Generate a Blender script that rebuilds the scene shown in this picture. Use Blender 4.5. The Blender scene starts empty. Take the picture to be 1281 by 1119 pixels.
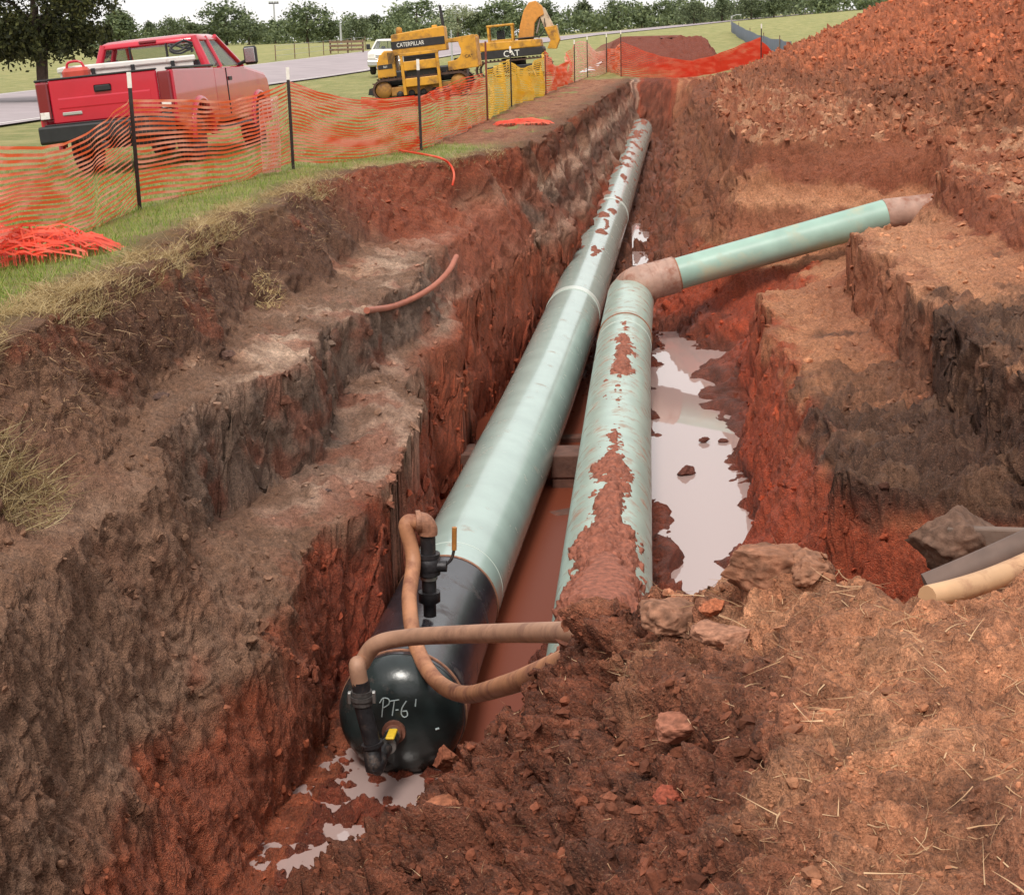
import bpy, math, random
import numpy as np
from mathutils import Matrix, Vector
random.seed(7)
RNG = np.random.default_rng(11)
SC = bpy.context.scene
COL = SC.collection

# ------------------------------------------------------------------ camera
F_PX, IW, IH = 2000.0, 1281.0, 1119.0
PITCH = math.atan((559.5 - 52.0) / F_PX)
ROLL = math.radians(1.5)
CAM = np.array([0.0, 0.0, 1.75])
_F = np.array([0.0, math.cos(PITCH), -math.sin(PITCH)])
_R0 = np.array([1.0, 0.0, 0.0])
_U0 = np.array([0.0, math.sin(PITCH), math.cos(PITCH)])
_R = _R0 * math.cos(ROLL) - _U0 * math.sin(ROLL)
_U = _U0 * math.cos(ROLL) + _R0 * math.sin(ROLL)
cam_data = bpy.data.cameras.new('camera')
cam_data.sensor_width = 36.0
cam_data.sensor_fit = 'HORIZONTAL'
cam_data.lens = F_PX / IW * 36.0
cam_data.clip_start = 0.1
cam_data.clip_end = 6000.0
cam = bpy.data.objects.new('camera', cam_data)
COL.objects.link(cam)
cam.matrix_world = Matrix(((_R[0], _U[0], -_F[0], CAM[0]), (_R[1], _U[1], -_F[1], CAM[1]),
                           (_R[2], _U[2], -_F[2], CAM[2]), (0, 0, 0, 1)))
SC.camera = cam

# ------------------------------------------------------------------ sky and sun (bright overcast)
SUN_EL, SUN_AZ = math.radians(56), math.radians(192)     # azimuth clockwise from +Y (view direction)
world = bpy.data.worlds.new('World')
SC.world = world
world.use_nodes = True
wn, wl = world.node_tree.nodes, world.node_tree.links
wn.clear()
w_out = wn.new('ShaderNodeOutputWorld')
w_bg = wn.new('ShaderNodeBackground')
w_sky = wn.new('ShaderNodeTexSky')
w_sky.sky_type = 'NISHITA'
w_sky.sun_disc = False
w_sky.sun_elevation = SUN_EL
w_sky.sun_rotation = SUN_AZ
w_sky.air_density = 1.6
w_sky.dust_density = 4.0
w_mix = wn.new('ShaderNodeMix')
w_mix.data_type = 'RGBA'
w_mix.inputs[0].default_value = 0.86
w_mix.inputs[7].default_value = (9.7, 9.45, 9.3, 1)       # even cloud cover over the clear sky
wl.new(w_sky.outputs[0], w_mix.inputs[6])
wl.new(w_mix.outputs[2], w_bg.inputs[0])
w_bg.inputs[1].default_value = 0.078
wl.new(w_bg.outputs[0], w_out.inputs[0])

sun_data = bpy.data.lights.new('sun', 'SUN')
sun_data.energy = 1.5
sun_data.angle = math.radians(14)
sun_data.color = (1.0, 0.95, 0.88)
sun = bpy.data.objects.new('sun', sun_data)
COL.objects.link(sun)
_sd = Vector((math.sin(SUN_AZ) * math.cos(SUN_EL), math.cos(SUN_AZ) * math.cos(SUN_EL), math.sin(SUN_EL)))
sun.rotation_euler = _sd.to_track_quat('Z', 'Y').to_euler()

SC.view_settings.view_transform = 'Standard'
SC.view_settings.look = 'None'
SC.view_settings.gamma = 1.0
SC.view_settings.use_curve_mapping = False
SC.view_settings.exposure = 0.7
SC.render.engine = 'CYCLES'
SC.cycles.max_bounces = 5
SC.cycles.diffuse_bounces = 3
SC.cycles.glossy_bounces = 3
SC.cycles.transmission_bounces = 3
SC.cycles.caustics_reflective = False
SC.cycles.caustics_refractive = False

# ------------------------------------------------------------------ helpers: rays, noise
def ray(px, py):
    d = F_PX * _F + (px - 640.5) * _R - (py - 559.5) * _U
    return d / np.linalg.norm(d)
def W(px, py, z):
    """world point where the line of sight through a pixel meets the level z"""
    d = ray(px, py)
    t = (z - CAM[2]) / d[2]
    return CAM + d * t
def WY(px, py, Y):
    d = ray(px, py)
    return CAM + d * (Y / d[1])

_perm = np.random.default_rng(3).permutation(256).astype(np.int32)
_perm = np.concatenate([_perm, _perm, _perm])
_pf = (_perm/np.float32(256)).astype(np.float32)
from concurrent.futures import ThreadPoolExecutor
def chunked(fn):
    """run a point-wise function on cache-sized slices in a few threads"""
    def g(x, y, z):
        x = np.asarray(x, np.float32); y = np.asarray(y, np.float32); z = np.asarray(z, np.float32)
        x, y, z = np.broadcast_arrays(x, y, z)
        shp = x.shape; x = x.ravel(); y = y.ravel(); z = z.ravel(); n = x.size
        if n < 40000:
            r = fn(x, y, z)
            return tuple(q.reshape(shp) for q in r) if isinstance(r, tuple) else r.reshape(shp)
        cuts = [(i, min(i+32768, n)) for i in range(0, n, 32768)]
        with ThreadPoolExecutor(4) as ex:
            rs = list(ex.map(lambda c: fn(x[c[0]:c[1]], y[c[0]:c[1]], z[c[0]:c[1]]), cuts))
        if isinstance(rs[0], tuple): return tuple(np.concatenate([r[k] for r in rs]).reshape(shp) for k in range(len(rs[0])))
        return np.concatenate(rs).reshape(shp)
    return g
_g3 = np.array([[1,1,0],[-1,1,0],[1,-1,0],[-1,-1,0],[1,0,1],[-1,0,1],[1,0,-1],[-1,0,-1],[0,1,1],[0,-1,1],[0,1,-1],[0,-1,-1]], np.float32)
_gh = _g3[np.arange(256) % 12]
_gx, _gy, _gz = (np.ascontiguousarray(_gh[:, i]) for i in range(3))
@chunked
def pnoise(x, y, z):
    xi = np.floor(x).astype(np.int32); yi = np.floor(y).astype(np.int32); zi = np.floor(z).astype(np.int32)
    xf = x - xi; yf = y - yi; zf = z - zi
    xi &= 255; yi &= 255; zi &= 255
    u = xf*xf*xf*(xf*(xf*6-15)+10); v = yf*yf*yf*(yf*(yf*6-15)+10); w = zf*zf*zf*(zf*(zf*6-15)+10)
    def gr(ix, iy, iz, dx, dy, dz):
        h = _perm[_perm[_perm[ix] + iy] + iz]
        return _gx[h]*dx + _gy[h]*dy + _gz[h]*dz
    x1 = (xi+1) & 255; y1 = (yi+1) & 255; z1 = (zi+1) & 255
    a = gr(xi, yi, zi, xf, yf, zf); b = gr(x1, yi, zi, xf-1, yf, zf)
    c = gr(xi, y1, zi, xf, yf-1, zf); d = gr(x1, y1, zi, xf-1, yf-1, zf)
    e = gr(xi, yi, z1, xf, yf, zf-1); f = gr(x1, yi, z1, xf-1, yf, zf-1)
    g = gr(xi, y1, z1, xf, yf-1, zf-1); h = gr(x1, y1, z1, xf-1, yf-1, zf-1)
    l1 = a+u*(b-a); l2 = c+u*(d-c); l3 = e+u*(f-e); l4 = g+u*(h-g)
    m1 = l1+v*(l2-l1); m2 = l3+v*(l4-l3)
    return m1+w*(m2-m1)
def fbm(x, y, z, octv=4, gain=0.5):
    s = 0; a = 1.0; k = 1.0
    for i in range(octv):
        s = s + a*pnoise(x*k+17.3*i, y*k-9.1*i, z*k+4.7*i); a *= gain; k *= 2.03
    return s
@chunked
def worley(x, y, z):
    """distance to the nearest random feature point and that cell's random number"""
    xi = np.floor(x-.5).astype(np.int32); yi = np.floor(y-.5).astype(np.int32); zi = np.floor(z-.5).astype(np.int32)
    xf = x-xi; yf = y-yi; zf = z-zi
    best = np.full(x.shape, 9.0, np.float32); bid = np.zeros(x.shape, np.float32)
    for i in (0, 1):
        for j in (0, 1):
            for k in (0, 1):
                h = _perm[_perm[_perm[(xi+i) & 255] + ((yi+j) & 255)] + ((zi+k) & 255)]
                ox = _pf[h+1]; oy = _pf[h+61]; oz = _pf[h+131]
                d = (i+ox-xf)**2+(j+oy-yf)**2+(k+oz-zf)**2
                m = d < best
                best = np.where(m, d, best); bid = np.where(m, h/np.float32(256), bid)
    return np.sqrt(best), bid
def sstep(a, b, x):
    t = np.clip((x-a)/(b-a), 0, 1)
    return t*t*(3-2*t)
def lin(r, g, b):
    """sRGB 0..255 -> linear"""
    o = []
    for c in (r, g, b):
        c /= 255.0
        o.append(c/12.92 if c <= 0.04045 else ((c+0.055)/1.055)**2.4)
    return np.array(o)

# ------------------------------------------------------------------ helpers: meshes, objects, materials
def link(o):
    COL.objects.link(o)
    return o
def tag(o, label=None, cat=None, group=None, kind=None):
    if label: o['label'] = label
    if cat: o['category'] = cat
    if group: o['group'] = group
    if kind: o['kind'] = kind
    return o
def empty(name, loc=(0, 0, 0), rot=None):
    o = bpy.data.objects.new(name, None)
    o.empty_display_size = 0.1
    o.location = loc
    if rot is not None: o.rotation_euler = rot
    return link(o)
def mesh_np(name, verts, faces, mat=None, smooth=True):
    """verts (n,3), faces (m,k) array of one polygon size"""
    me = bpy.data.meshes.new(name)
    verts = np.ascontiguousarray(verts, np.float32); faces = np.ascontiguousarray(faces, np.int32)
    n, (m, k) = len(verts), faces.shape
    me.vertices.add(n); me.vertices.foreach_set('co', verts.ravel())
    me.loops.add(m*k); me.loops.foreach_set('vertex_index', faces.ravel())
    me.polygons.add(m); me.polygons.foreach_set('loop_start', np.arange(0, m*k, k, dtype=np.int32))
    me.polygons.foreach_set('loop_total', np.full(m, k, np.int32))
    me.polygons.foreach_set('use_smooth', np.full(m, smooth, bool))
    me.update(calc_edges=True)
    if mat: me.materials.append(mat)
    return me
class MB:
    """collects simple shapes into one mesh"""
    def __init__(s): s.v = []; s.f = []; s.sm = []
    def add(s, vs, fs, smooth=False):
        b = len(s.v); s.v += [tuple(map(float, p)) for p in vs]; s.f += [tuple(b+i for i in f) for f in fs]; s.sm += [smooth]*len(fs); return s
    def box(s, x0, x1, y0, y1, z0, z1, bev=0.0):
        if bev <= 0:
            vs = [(x0,y0,z0),(x1,y0,z0),(x1,y1,z0),(x0,y1,z0),(x0,y0,z1),(x1,y0,z1),(x1,y1,z1),(x0,y1,z1)]
            return s.add(vs, [(0,3,2,1),(4,5,6,7),(0,1,5,4),(1,2,6,5),(2,3,7,6),(3,0,4,7)])
        b = bev
        ring = lambda z, d: [(x0+d+b,y0+d,z),(x1-d-b,y0+d,z),(x1-d,y0+d+b,z),(x1-d,y1-d-b,z),(x1-d-b,y1-d,z),(x0+d+b,y1-d,z),(x0+d,y1-d-b,z),(x0+d,y0+d+b,z)]
        vs = ring(z0, b*.6)+ring(z0+b, 0)+ring(z1-b, 0)+ring(z1, b*.6)
        fs = [tuple(range(7, -1, -1)), tuple(range(24, 32))]
        for r in range(3):
            for i in range(8):
                j = (i+1) % 8
                fs.append((r*8+i, r*8+j, r*8+8+j, r*8+8+i))
        return s.add(vs, fs)
    def prism(s, poly, axis, a0, a1, inset=0.0):
        """polygon of (u,v) extruded along axis 0/1/2 from a0 to a1"""
        def P(u, v, a):
            return (a,u,v) if axis == 0 else ((u,a,v) if axis == 1 else (u,v,a))
        n = len(poly)
        vs = [P(u, v, a0) for u, v in poly]+[P(u, v, a1) for u, v in poly]
        fs = [tuple(range(n-1, -1, -1)), tuple(range(n, 2*n))]
        fs += [(i, (i+1) % n, n+(i+1) % n, n+i) for i in range(n)]
        return s.add(vs, fs)
    def tube(s, pts, r, seg=10, caps=True, smooth=True):
        pts = [Vector(p) for p in pts]
        rs = r if hasattr(r, '__len__') else [r]*len(pts)
        n = len(pts); vs = []; fs = []
        t0 = (pts[1]-pts[0]).normalized()
        ref = Vector((0, 0, 1)) if abs(t0.z) < 0.9 else Vector((1, 0, 0))
        a = t0.cross(ref).normalized()
        for i, p in enumerate(pts):
            t = (pts[min(i+1, n-1)]-pts[max(i-1, 0)])
            if t.length < 1e-9: t = t0
            t = t.normalized()
            a = (a-t*a.dot(t))
            a = a.normalized() if a.length > 1e-6 else t.orthogonal().normalized()
            b = t.cross(a)
            for k in range(seg):
                an = 2*math.pi*k/seg
                vs.append(p+(a*math.cos(an)+b*math.sin(an))*rs[i])
        for i in range(n-1):
            for k in range(seg):
                k2 = (k+1) % seg
                fs.append((i*seg+k, i*seg+k2, (i+1)*seg+k2, (i+1)*seg+k))
        s.add(vs, fs, smooth)
        if caps:
            s.add([vs[k] for k in range(seg)], [tuple(range(seg-1, -1, -1))])
            s.add([vs[(n-1)*seg+k] for k in range(seg)], [tuple(range(seg))])
        return s
    def lathe(s, prof, seg=24, axis='z', center=(0, 0, 0), smooth=True):
        """profile of (radius, height)"""
        vs = []; fs = []
        for r, h in prof:
            for k in range(seg):
                a = 2*math.pi*k/seg
                u, v = r*math.cos(a), r*math.sin(a)
                p = (u, v, h) if axis == 'z' else ((h, u, v) if axis == 'x' else (v, h, u))
                vs.append((p[0]+center[0], p[1]+center[1], p[2]+center[2]))
        for i in range(len(prof)-1):
            for k in range(seg):
                k2 = (k+1) % seg
                fs.append((i*seg+k, i*seg+k2, (i+1)*seg+k2, (i+1)*seg+k))
        fs.append(tuple(range(seg-1, -1, -1))); fs.append(tuple((len(prof)-1)*seg+k for k in range(seg)))
        return s.add(vs, fs, smooth)
    def xf(s, m, start=0):
        for i in range(start, len(s.v)):
            s.v[i] = tuple(m @ Vector(s.v[i]))
        return s
    def mesh(s, name, mat=None):
        me = bpy.data.meshes.new(name)
        me.from_pydata(s.v, [], s.f)
        me.polygons.foreach_set('use_smooth', s.sm)
        me.update()
        if mat: me.materials.append(mat)
        return me
    def build(s, name, mat=None, parent=None, loc=None, bevel=0.0, label=None):
        o = bpy.data.objects.new(name, s.mesh(name, mat))
        if parent is not None: o.parent = parent
        if loc is not None: o.location = loc
        if bevel > 0:
            b = o.modifiers.new('bevel', 'BEVEL'); b.width = bevel; b.segments = 2; b.limit_method = 'ANGLE'; b.angle_limit = math.radians(35)
        if label: o['label'] = label
        return link(o)
def obj(name, me, parent=None, loc=None):
    o = bpy.data.objects.new(name, me)
    if parent is not None: o.parent = parent
    if loc is not None: o.location = loc
    return link(o)
def copy_tree(o, parent=None):
    c = o.copy(); link(c); c.parent = parent
    for ch in list(o.children): copy_tree(ch, c)
    return c
def text_mesh(body, size, extrude=0.002):
    cu = bpy.data.curves.new('txt', 'FONT')
    cu.body = body; cu.size = size; cu.extrude = extrude; cu.resolution_u = 3
    o = bpy.data.objects.new('txt', cu); link(o)
    dg = bpy.context.evaluated_depsgraph_get()
    me = bpy.data.meshes.new_from_object(o.evaluated_get(dg))
    bpy.data.objects.remove(o); bpy.data.curves.remove(cu)
    return me
def smooth_path(pts, n=40):
    """Catmull-Rom through points"""
    P = [np.array(p, float) for p in pts]
    P = [2*P[0]-P[1]]+P+[2*P[-1]-P[-2]]
    out = []
    m = len(P)-3
    for i in range(m):
        for t in np.linspace(0, 1, max(2, n//m), endpoint=(i == m-1)):
            a, b, c, d = P[i:i+4]
            out.append(0.5*((2*b)+(-a+c)*t+(2*a-5*b+4*c-d)*t*t+(-a+3*b-3*c+d)*t**3))
    return out

_mats = {}
def mat(name, col, rough=0.6, metal=0.0, spec=0.5, var=0.0, vscale=8.0, bump=0.0, bscale=30.0, dirt=None, dscale=3.0, damount=0.5, coat=0.0, rvar=0.0, detail=6):
    """plain procedural surface: base colour broken up by noise, optional second (dirt) colour in patches, fine bump"""
    if name in _mats: return _mats[name]
    m = bpy.data.materials.new(name); m.use_nodes = True
    n, l = m.node_tree.nodes, m.node_tree.links
    b = n['Principled BSDF']
    b.inputs['Roughness'].default_value = rough; b.inputs['Metallic'].default_value = metal
    b.inputs['Specular IOR Level'].default_value = spec
    b.inputs['Coat Weight'].default_value = coat
    tc = n.new('ShaderNodeTexCoord')
    c4 = tuple(col)+(1,)
    src = None
    no = n.new('ShaderNodeTexNoise'); no.inputs['Scale'].default_value = vscale; no.inputs['Detail'].default_value = detail
    l.new(tc.outputs['Object'], no.inputs['Vector'])
    mr = n.new('ShaderNodeMapRange'); mr.inputs[1].default_value = 0.3; mr.inputs[2].default_value = 0.7
    mr.inputs[3].default_value = 1-var; mr.inputs[4].default_value = 1+var
    l.new(no.outputs['Fac'], mr.inputs[0])
    mu = n.new('ShaderNodeVectorMath'); mu.operation = 'SCALE'; mu.inputs[0].default_value = c4[:3]
    l.new(mr.outputs[0], mu.inputs['Scale']); src = mu.outputs[0]
    if dirt is not None:
        d2 = n.new('ShaderNodeTexNoise'); d2.inputs['Scale'].default_value = dscale; d2.inputs['Detail'].default_value = 8; d2.inputs['Roughness'].default_value = 0.65
        l.new(tc.outputs['Object'], d2.inputs['Vector'])
        r2 = n.new('ShaderNodeMapRange'); r2.inputs[1].default_value = 0.62-0.25*damount; r2.inputs[2].default_value = 0.82-0.25*damount
        l.new(d2.outputs['Fac'], r2.inputs[0])
        mx = n.new('ShaderNodeMix'); mx.data_type = 'RGBA'; mx.inputs[7].default_value = tuple(dirt)+(1,)
        l.new(r2.outputs[0], mx.inputs[0]); l.new(src, mx.inputs[6]); src = mx.outputs[2]
        rr = n.new('ShaderNodeMapRange'); rr.inputs[3].default_value = rough; rr.inputs[4].default_value = max(rough, 0.85)
        l.new(r2.outputs[0], rr.inputs[0]); l.new(rr.outputs[0], b.inputs['Roughness'])
    l.new(src, b.inputs['Base Color'])
    if bump > 0:
        n3 = n.new('ShaderNodeTexNoise'); n3.inputs['Scale'].default_value = bscale; n3.inputs['Detail'].default_value = 5
        l.new(tc.outputs['Object'], n3.inputs['Vector'])
        bp = n.new('ShaderNodeBump'); bp.inputs['Strength'].default_value = bump; bp.inputs['Distance'].default_value = 0.02
        l.new(n3.outputs['Fac'], bp.inputs['Height']); l.new(bp.outputs[0], b.inputs['Normal'])
    _mats[name] = m
    return m
# ------------------------------------------------------------------ the two pipe axes (needed to shape the trench floor)
P1 = [np.array(p) for p in (W(503, 893, -2.95), W(565, 742, -3.08), W(683, 478, -2.85), W(748, 310, -2.5), W(786, 206, -2.2), W(802, 163, -1.85))]
P2 = [np.array(p) for p in (W(752, 800, -2.52), W(764, 640, -2.5), W(779, 450, -2.45), W(789, 372, -2.35))]
def line_fn(pts):
    a = np.array(pts); o = np.argsort(a[:, 1]); a = a[o]
    def f(Y):
        x = np.interp(Y, a[:, 1], a[:, 0]); z = np.interp(Y, a[:, 1], a[:, 2])
        s0 = (a[1, 0]-a[0, 0])/(a[1, 1]-a[0, 1]); s1 = (a[-1, 0]-a[-2, 0])/(a[-1, 1]-a[-2, 1])
        x = np.where(Y < a[0, 1], a[0, 0]+s0*(Y-a[0, 1]), np.where(Y > a[-1, 1], a[-1, 0]+s1*(Y-a[-1, 1]), x))
        return x, z
    return f
p1f, p2f = line_fn(P1), line_fn(P2)

# ------------------------------------------------------------------ open ground (no pits, no heaps)
def ground_z(x, y):
    r = np.interp(y, [0, 80, 105, 150, 190, 250, 420, 3000], [0, 0, .15, 1.0, 1.9, 2.3, 3.2, 3.2])
    r = r+.055*np.clip(x-5, 0, 60)*sstep(120, 230, y)
    dl = np.clip(-3.6-x, 0, 4.0)
    r = r-0.075*dl*(1-sstep(60, 120, y))
    return r

# ------------------------------------------------------------------ trench: lips and toes as lines running away from the camera
def L(*pp):
    return np.array(sorted(pp, key=lambda p: p[1]))
def pts(z, *pp):
    return [W(a, b, z) for a, b in pp]
def far(off, z, ys, fn):
    return [np.array([float(fn(y))+off, y, z]) for y in ys]
_l0 = L(np.array([-3.9, 0, 0.]), *pts(0, (0, 415), (100, 372), (170, 345), (250, 300), (310, 265), (400, 230), (455, 211), (500, 206), (540, 203), (575, 200), (610, 193), (670, 178), (730, 137), (790, 98)))
l0x = lambda y: np.interp(y, _l0[:, 1], _l0[:, 0])
YE = 71.0
_l1 = L(np.array([-3.2, 0, -.85]), *pts(-.85, (0, 655), (100, 572), (200, 490), (300, 418), (370, 364), (440, 318), (500, 296), (545, 284)), *far(.15, -.5, (26, 30, 71), l0x))
_l2 = L(np.array([-2.9, 0, -1.05]), np.array([-2.62, 8.9, -1.05]), np.array([-2.5, 10.0, -1.0]), *pts(-.95, (185, 560), (230, 520), (309, 477), (365, 440), (463, 392), (520, 330), (560, 304)), *far(.25, -.9, (27, 31, 71), l0x))
_l3 = L(np.array([-2.65, 0, -1.7]), np.array([-2.42, 8.9, -1.7]), np.array([-2.28, 10.0, -1.65]), *pts(-1.6, (200, 690)), *pts(-1.92, (300, 640)), *pts(-1.85, (350, 590)), *pts(-1.75, (410, 530)), *pts(-1.56, (460, 470)), *pts(-1.5, (510, 425), (550, 375)), *far(.33, -1.3, (28, 32, 71), l0x))
_l4 = L(np.array([-2.45, 0, -2.4]), np.array([-2.2, 8.9, -2.4]), np.array([-1.85, 10.2, -2.35]), *pts(-2.05, (385, 690)), *pts(-1.98, (440, 625)), *pts(-1.82, (500, 560)), *pts(-1.7, (522, 510)), *pts(-1.65, (542, 450), (585, 340)), *far(.5, -1.75, (29, 33, 71), l0x))
_l5 = L(np.array([-1.95, 0, -3.4]), np.array([-1.85, 8.9, -3.32]), *pts(-3.32, (300, 1119), (335, 1050), (350, 950)), *pts(-3.3, (420, 850), (500, 740)), *pts(-3.48, (545, 640), (572, 545), (600, 470), (645, 425)))
_f37 = lambda y: p1f(y)[0]
_l5 = L(*_l5, *[np.array([float(p1f(y)[0])-.62, y, float(p1f(y)[1])+dz]) for y, dz in ((30, -.35), (33, .12), (36, .25), (40, .05), (46, -.1), (52, .0), (60, .1), (66, -.2))])
_r0 = L(np.array([6.2, 0, -.2]), np.array([6.1, 14, -.25]), *pts(-.3, (1281, 252), (1165, 217)), np.array([6.9, 24.6, -.2]), np.array([7.4, 28.0, -.1]), np.array([4.5, 28.6, -.03]), np.array([4.3, 30, 0.]), *pts(0, (893, 140), (900, 104)))
r0x = lambda y: np.interp(y, _r0[:, 1], _r0[:, 0])
_r1 = L(np.array([5.9, 0, -.75]), np.array([5.85, 14, -.75]), *pts(-.75, (1281, 312), (1170, 264)), np.array([6.6, 24.6, -.8]), np.array([7.1, 27.2, -.9]), np.array([4.2, 28.0, -.6]), *far(-.15, -.45, (30, 37, 71), r0x))
_r2 = L(np.array([3.7, 0, -.8]), *pts(-.8, (1281, 470), (1200, 418), (1160, 378), (1110, 330), (1062, 292)), np.array([5.0, 21.4, -.95]), np.array([5.6, 22.4, -1.1]), np.array([6.9, 26.8, -1.2]), np.array([4.0, 27.4, -1.0]), *far(-.3, -.9, (30, 37, 71), r0x))
_r3 = L(np.array([3.65, 0, -1.5]), *pts(-1.5, (1281, 605), (1180, 500), (1100, 425), (1060, 340)), np.array([4.6, 22.0, -1.6]), np.array([5.4, 23.2, -1.65]), np.array([6.6, 26.4, -1.6]), np.array([3.8, 27.0, -1.6]), *far(-.5, -1.3, (30, 37, 71), r0x))
_r4 = L(np.array([4.4, 0, -1.7]), np.array([4.2, 10.3, -1.7]), np.array([3.5, 11.2, -1.62]), *pts(-1.55, (1062, 597), (1010, 502), (985, 442), (948, 368)), np.array([3.45, 21.6, -1.7]), np.array([4.2, 22.6, -1.95]), np.array([4.9, 25.6, -1.85]), np.array([3.6, 26.6, -2.0]), *far(-.85, -1.6, (30, 37, 71), r0x))
_r5 = L(np.array([3.2, 0, -3.1]), np.array([3.0, 10.2, -3.1]), *pts(-3.02, (915, 745), (945, 655), (928, 592), (950, 540), (956, 450)), np.array([3.3, 23.6, -2.75]), np.array([3.2, 26.2, -2.6]), *[np.array([float(p1f(y)[0])+1.0, y, float(p1f(y)[1])-.35]) for y in (28, 34, 40, 50, 60, 71)])
LINES_L = [_l0, _l1, _l2, _l3, _l4, _l5]
LINES_R = [_r5, _r4, _r3, _r2, _r1, _r0]
NK = 2+6+5+6
def profile(Y):
    """control points (x, z) across the trench at one distance"""
    xs = []; zs = []
    for l in LINES_L:
        xs.append(np.interp(Y, l[:, 1], l[:, 0])); zs.append(np.interp(Y, l[:, 1], l[:, 2]))
    zs[0] = float(ground_z(xs[0], Y))
    for i in range(1, 6): xs[i] = max(xs[i], xs[i-1]+(.05, .10, .06, .10, .06, .17)[i])
    x1, z1 = (float(v) for v in p1f(Y)); x2, z2 = (float(v) for v in p2f(Y))
    near = sstep(26.0, 28.0, Y)
    near2 = 1-sstep(11.0, 12.5, Y)
    bed = z1-.47-.15*sstep(12, 13.5, Y)*(1-sstep(23, 27, Y))
    mid = [(max(x1, xs[5]+.2), bed+.06*near2),
           ((x1+.62), bed+.02-.04*(1-near)),
           (x2*(1-near)+(x1+.75)*near, (z2-.42)*(1-near)+(bed+.05)*near),
           ((x2+.45+.2*(1-sstep(13, 18, Y)))*(1-near)+(x1+.85)*near, (-2.88-.2*sstep(13, 17, Y))*(1-near)+(bed+.1)*near),
           ((x2+.68+.2*(1-sstep(13, 18, Y)))*(1-near)+(x1+.92)*near, (-3.22)*(1-near)+(bed+.12)*near)]
    for x, z in mid: xs.append(max(x, xs[-1]+.06)); zs.append(z)
    rx = []; rz = []
    for l in LINES_R:
        rx.append(np.interp(Y, l[:, 1], l[:, 0])); rz.append(np.interp(Y, l[:, 1], l[:, 2]))
    for i in range(4, -1, -1): rx[i] = min(rx[i], rx[i+1]-.05)
    for x, z in zip(rx, rz): xs.append(max(x, xs[-1]+.04)); zs.append(z)
    return np.array([xs[0]-60]+xs+[xs[-1]+80]), np.array([0]+zs+[0.])
_py = np.concatenate([np.linspace(0, 30, 301), np.linspace(30.2, 80, 250)])
_pp = [profile(v) for v in _py]
PX = np.array([p[0] for p in _pp]); PZ = np.array([p[1] for p in _pp])
def pit(x, y):
    """height and zone index (position among the control lines) of the cut; 1-D arrays"""
    i = np.clip(np.searchsorted(_py, y)-1, 0, len(_py)-2)
    t = np.clip((y-_py[i])/(_py[i+1]-_py[i]), 0, 1)
    h = np.zeros_like(x); kz = np.zeros_like(x)
    K = PX.shape[1]
    xc = [PX[i, k]*(1-t)+PX[i+1, k]*t for k in range(K)]
    zc = [PZ[i, k]*(1-t)+PZ[i+1, k]*t for k in range(K)]
    for k in range(K-1):
        m = (x >= xc[k]) & (x < xc[k+1])
        s = (x-xc[k])/np.maximum(xc[k+1]-xc[k], 1e-4)
        h = np.where(m, zc[k]*(1-s)+zc[k+1]*s, h); kz = np.where(m, k+s, kz)
    return h, kz
# ------------------------------------------------------------------ the loose bank the camera stands on
_mp = [(1281,1119,1.75),(1120,1119,1.76),(1000,1119,1.8),(880,1119,1.95),(800,1119,2.15),(700,1119,2.55),(600,1119,3.1),(500,1119,3.8),(420,1119,4.55),(350,1119,5.05),
       (1281,980,1.75),(1100,980,1.77),(950,980,1.86),(820,980,2.15),(700,980,2.65),
       (1281,850,1.75),(1100,850,1.78),(950,850,1.88),(850,850,2.05),(760,870,2.45),(680,900,2.85),(620,920,3.35),
       (1281,720,1.78),(1170,744,1.8),(1050,728,1.85),(1000,706,1.86),(900,722,1.95),(820,750,2.12),(740,778,2.42),(560,1000,4.0),(480,1040,4.85),(640,890,3.18)]
_mq = np.array([W(a, b, 1.75-d) for a, b, d in _mp]+[(0, 0, 0), (1.5, .5, 0), (-1.2, 1.5, -.3), (3, 2, 0), (3.5, 4.5, -.05), (-1.5, 5, -1.9), (-1.7, 8.5, -3.3), (1, 2, 0), (5, 5, 0)])
def _tps(r2): return np.where(r2 > 1e-9, r2*np.log(np.maximum(r2, 1e-9)), 0)
_n = len(_mq)
_A = np.zeros((_n+3, _n+3)); _d2 = ((_mq[:, None, :2]-_mq[None, :, :2])**2).sum(-1)
_A[:_n, :_n] = _tps(_d2)+np.eye(_n)*0.02; _A[:_n, _n] = 1; _A[:_n, _n+1:] = _mq[:, :2]; _A[_n, :_n] = 1; _A[_n+1:, :_n] = _mq[:, :2].T
_w = np.linalg.solve(_A, np.concatenate([_mq[:, 2], [0, 0, 0]]))
def _bank_rbf(x, y):
    s = _w[_n]+_w[_n+1]*x+_w[_n+2]*y
    for i in range(_n): s = s+_w[i]*_tps((x-_mq[i, 0])**2+(y-_mq[i, 1])**2)
    return s
_cr = np.array([W(a, b, 1.75-d) for a, b, d in ((250,1119,5.2),(350,1090,5.12),(420,1060,5.05),(480,1035,4.85),(540,968,4.3),(590,907,3.7),(640,884,3.2),(695,858,2.85),(728,834,2.65),(744,777,2.42),(790,757,2.2),(850,738,2.05),(900,716,1.97),(960,700,1.9),(1000,700,1.86),(1050,727,1.85),(1110,738,1.82),(1170,744,1.8),(1230,732,1.78),(1281,718,1.78),(1400,700,1.78))])
_caz = np.arctan2(_cr[:, 0], _cr[:, 1]); _crr = np.hypot(_cr[:, 0], _cr[:, 1])
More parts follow.
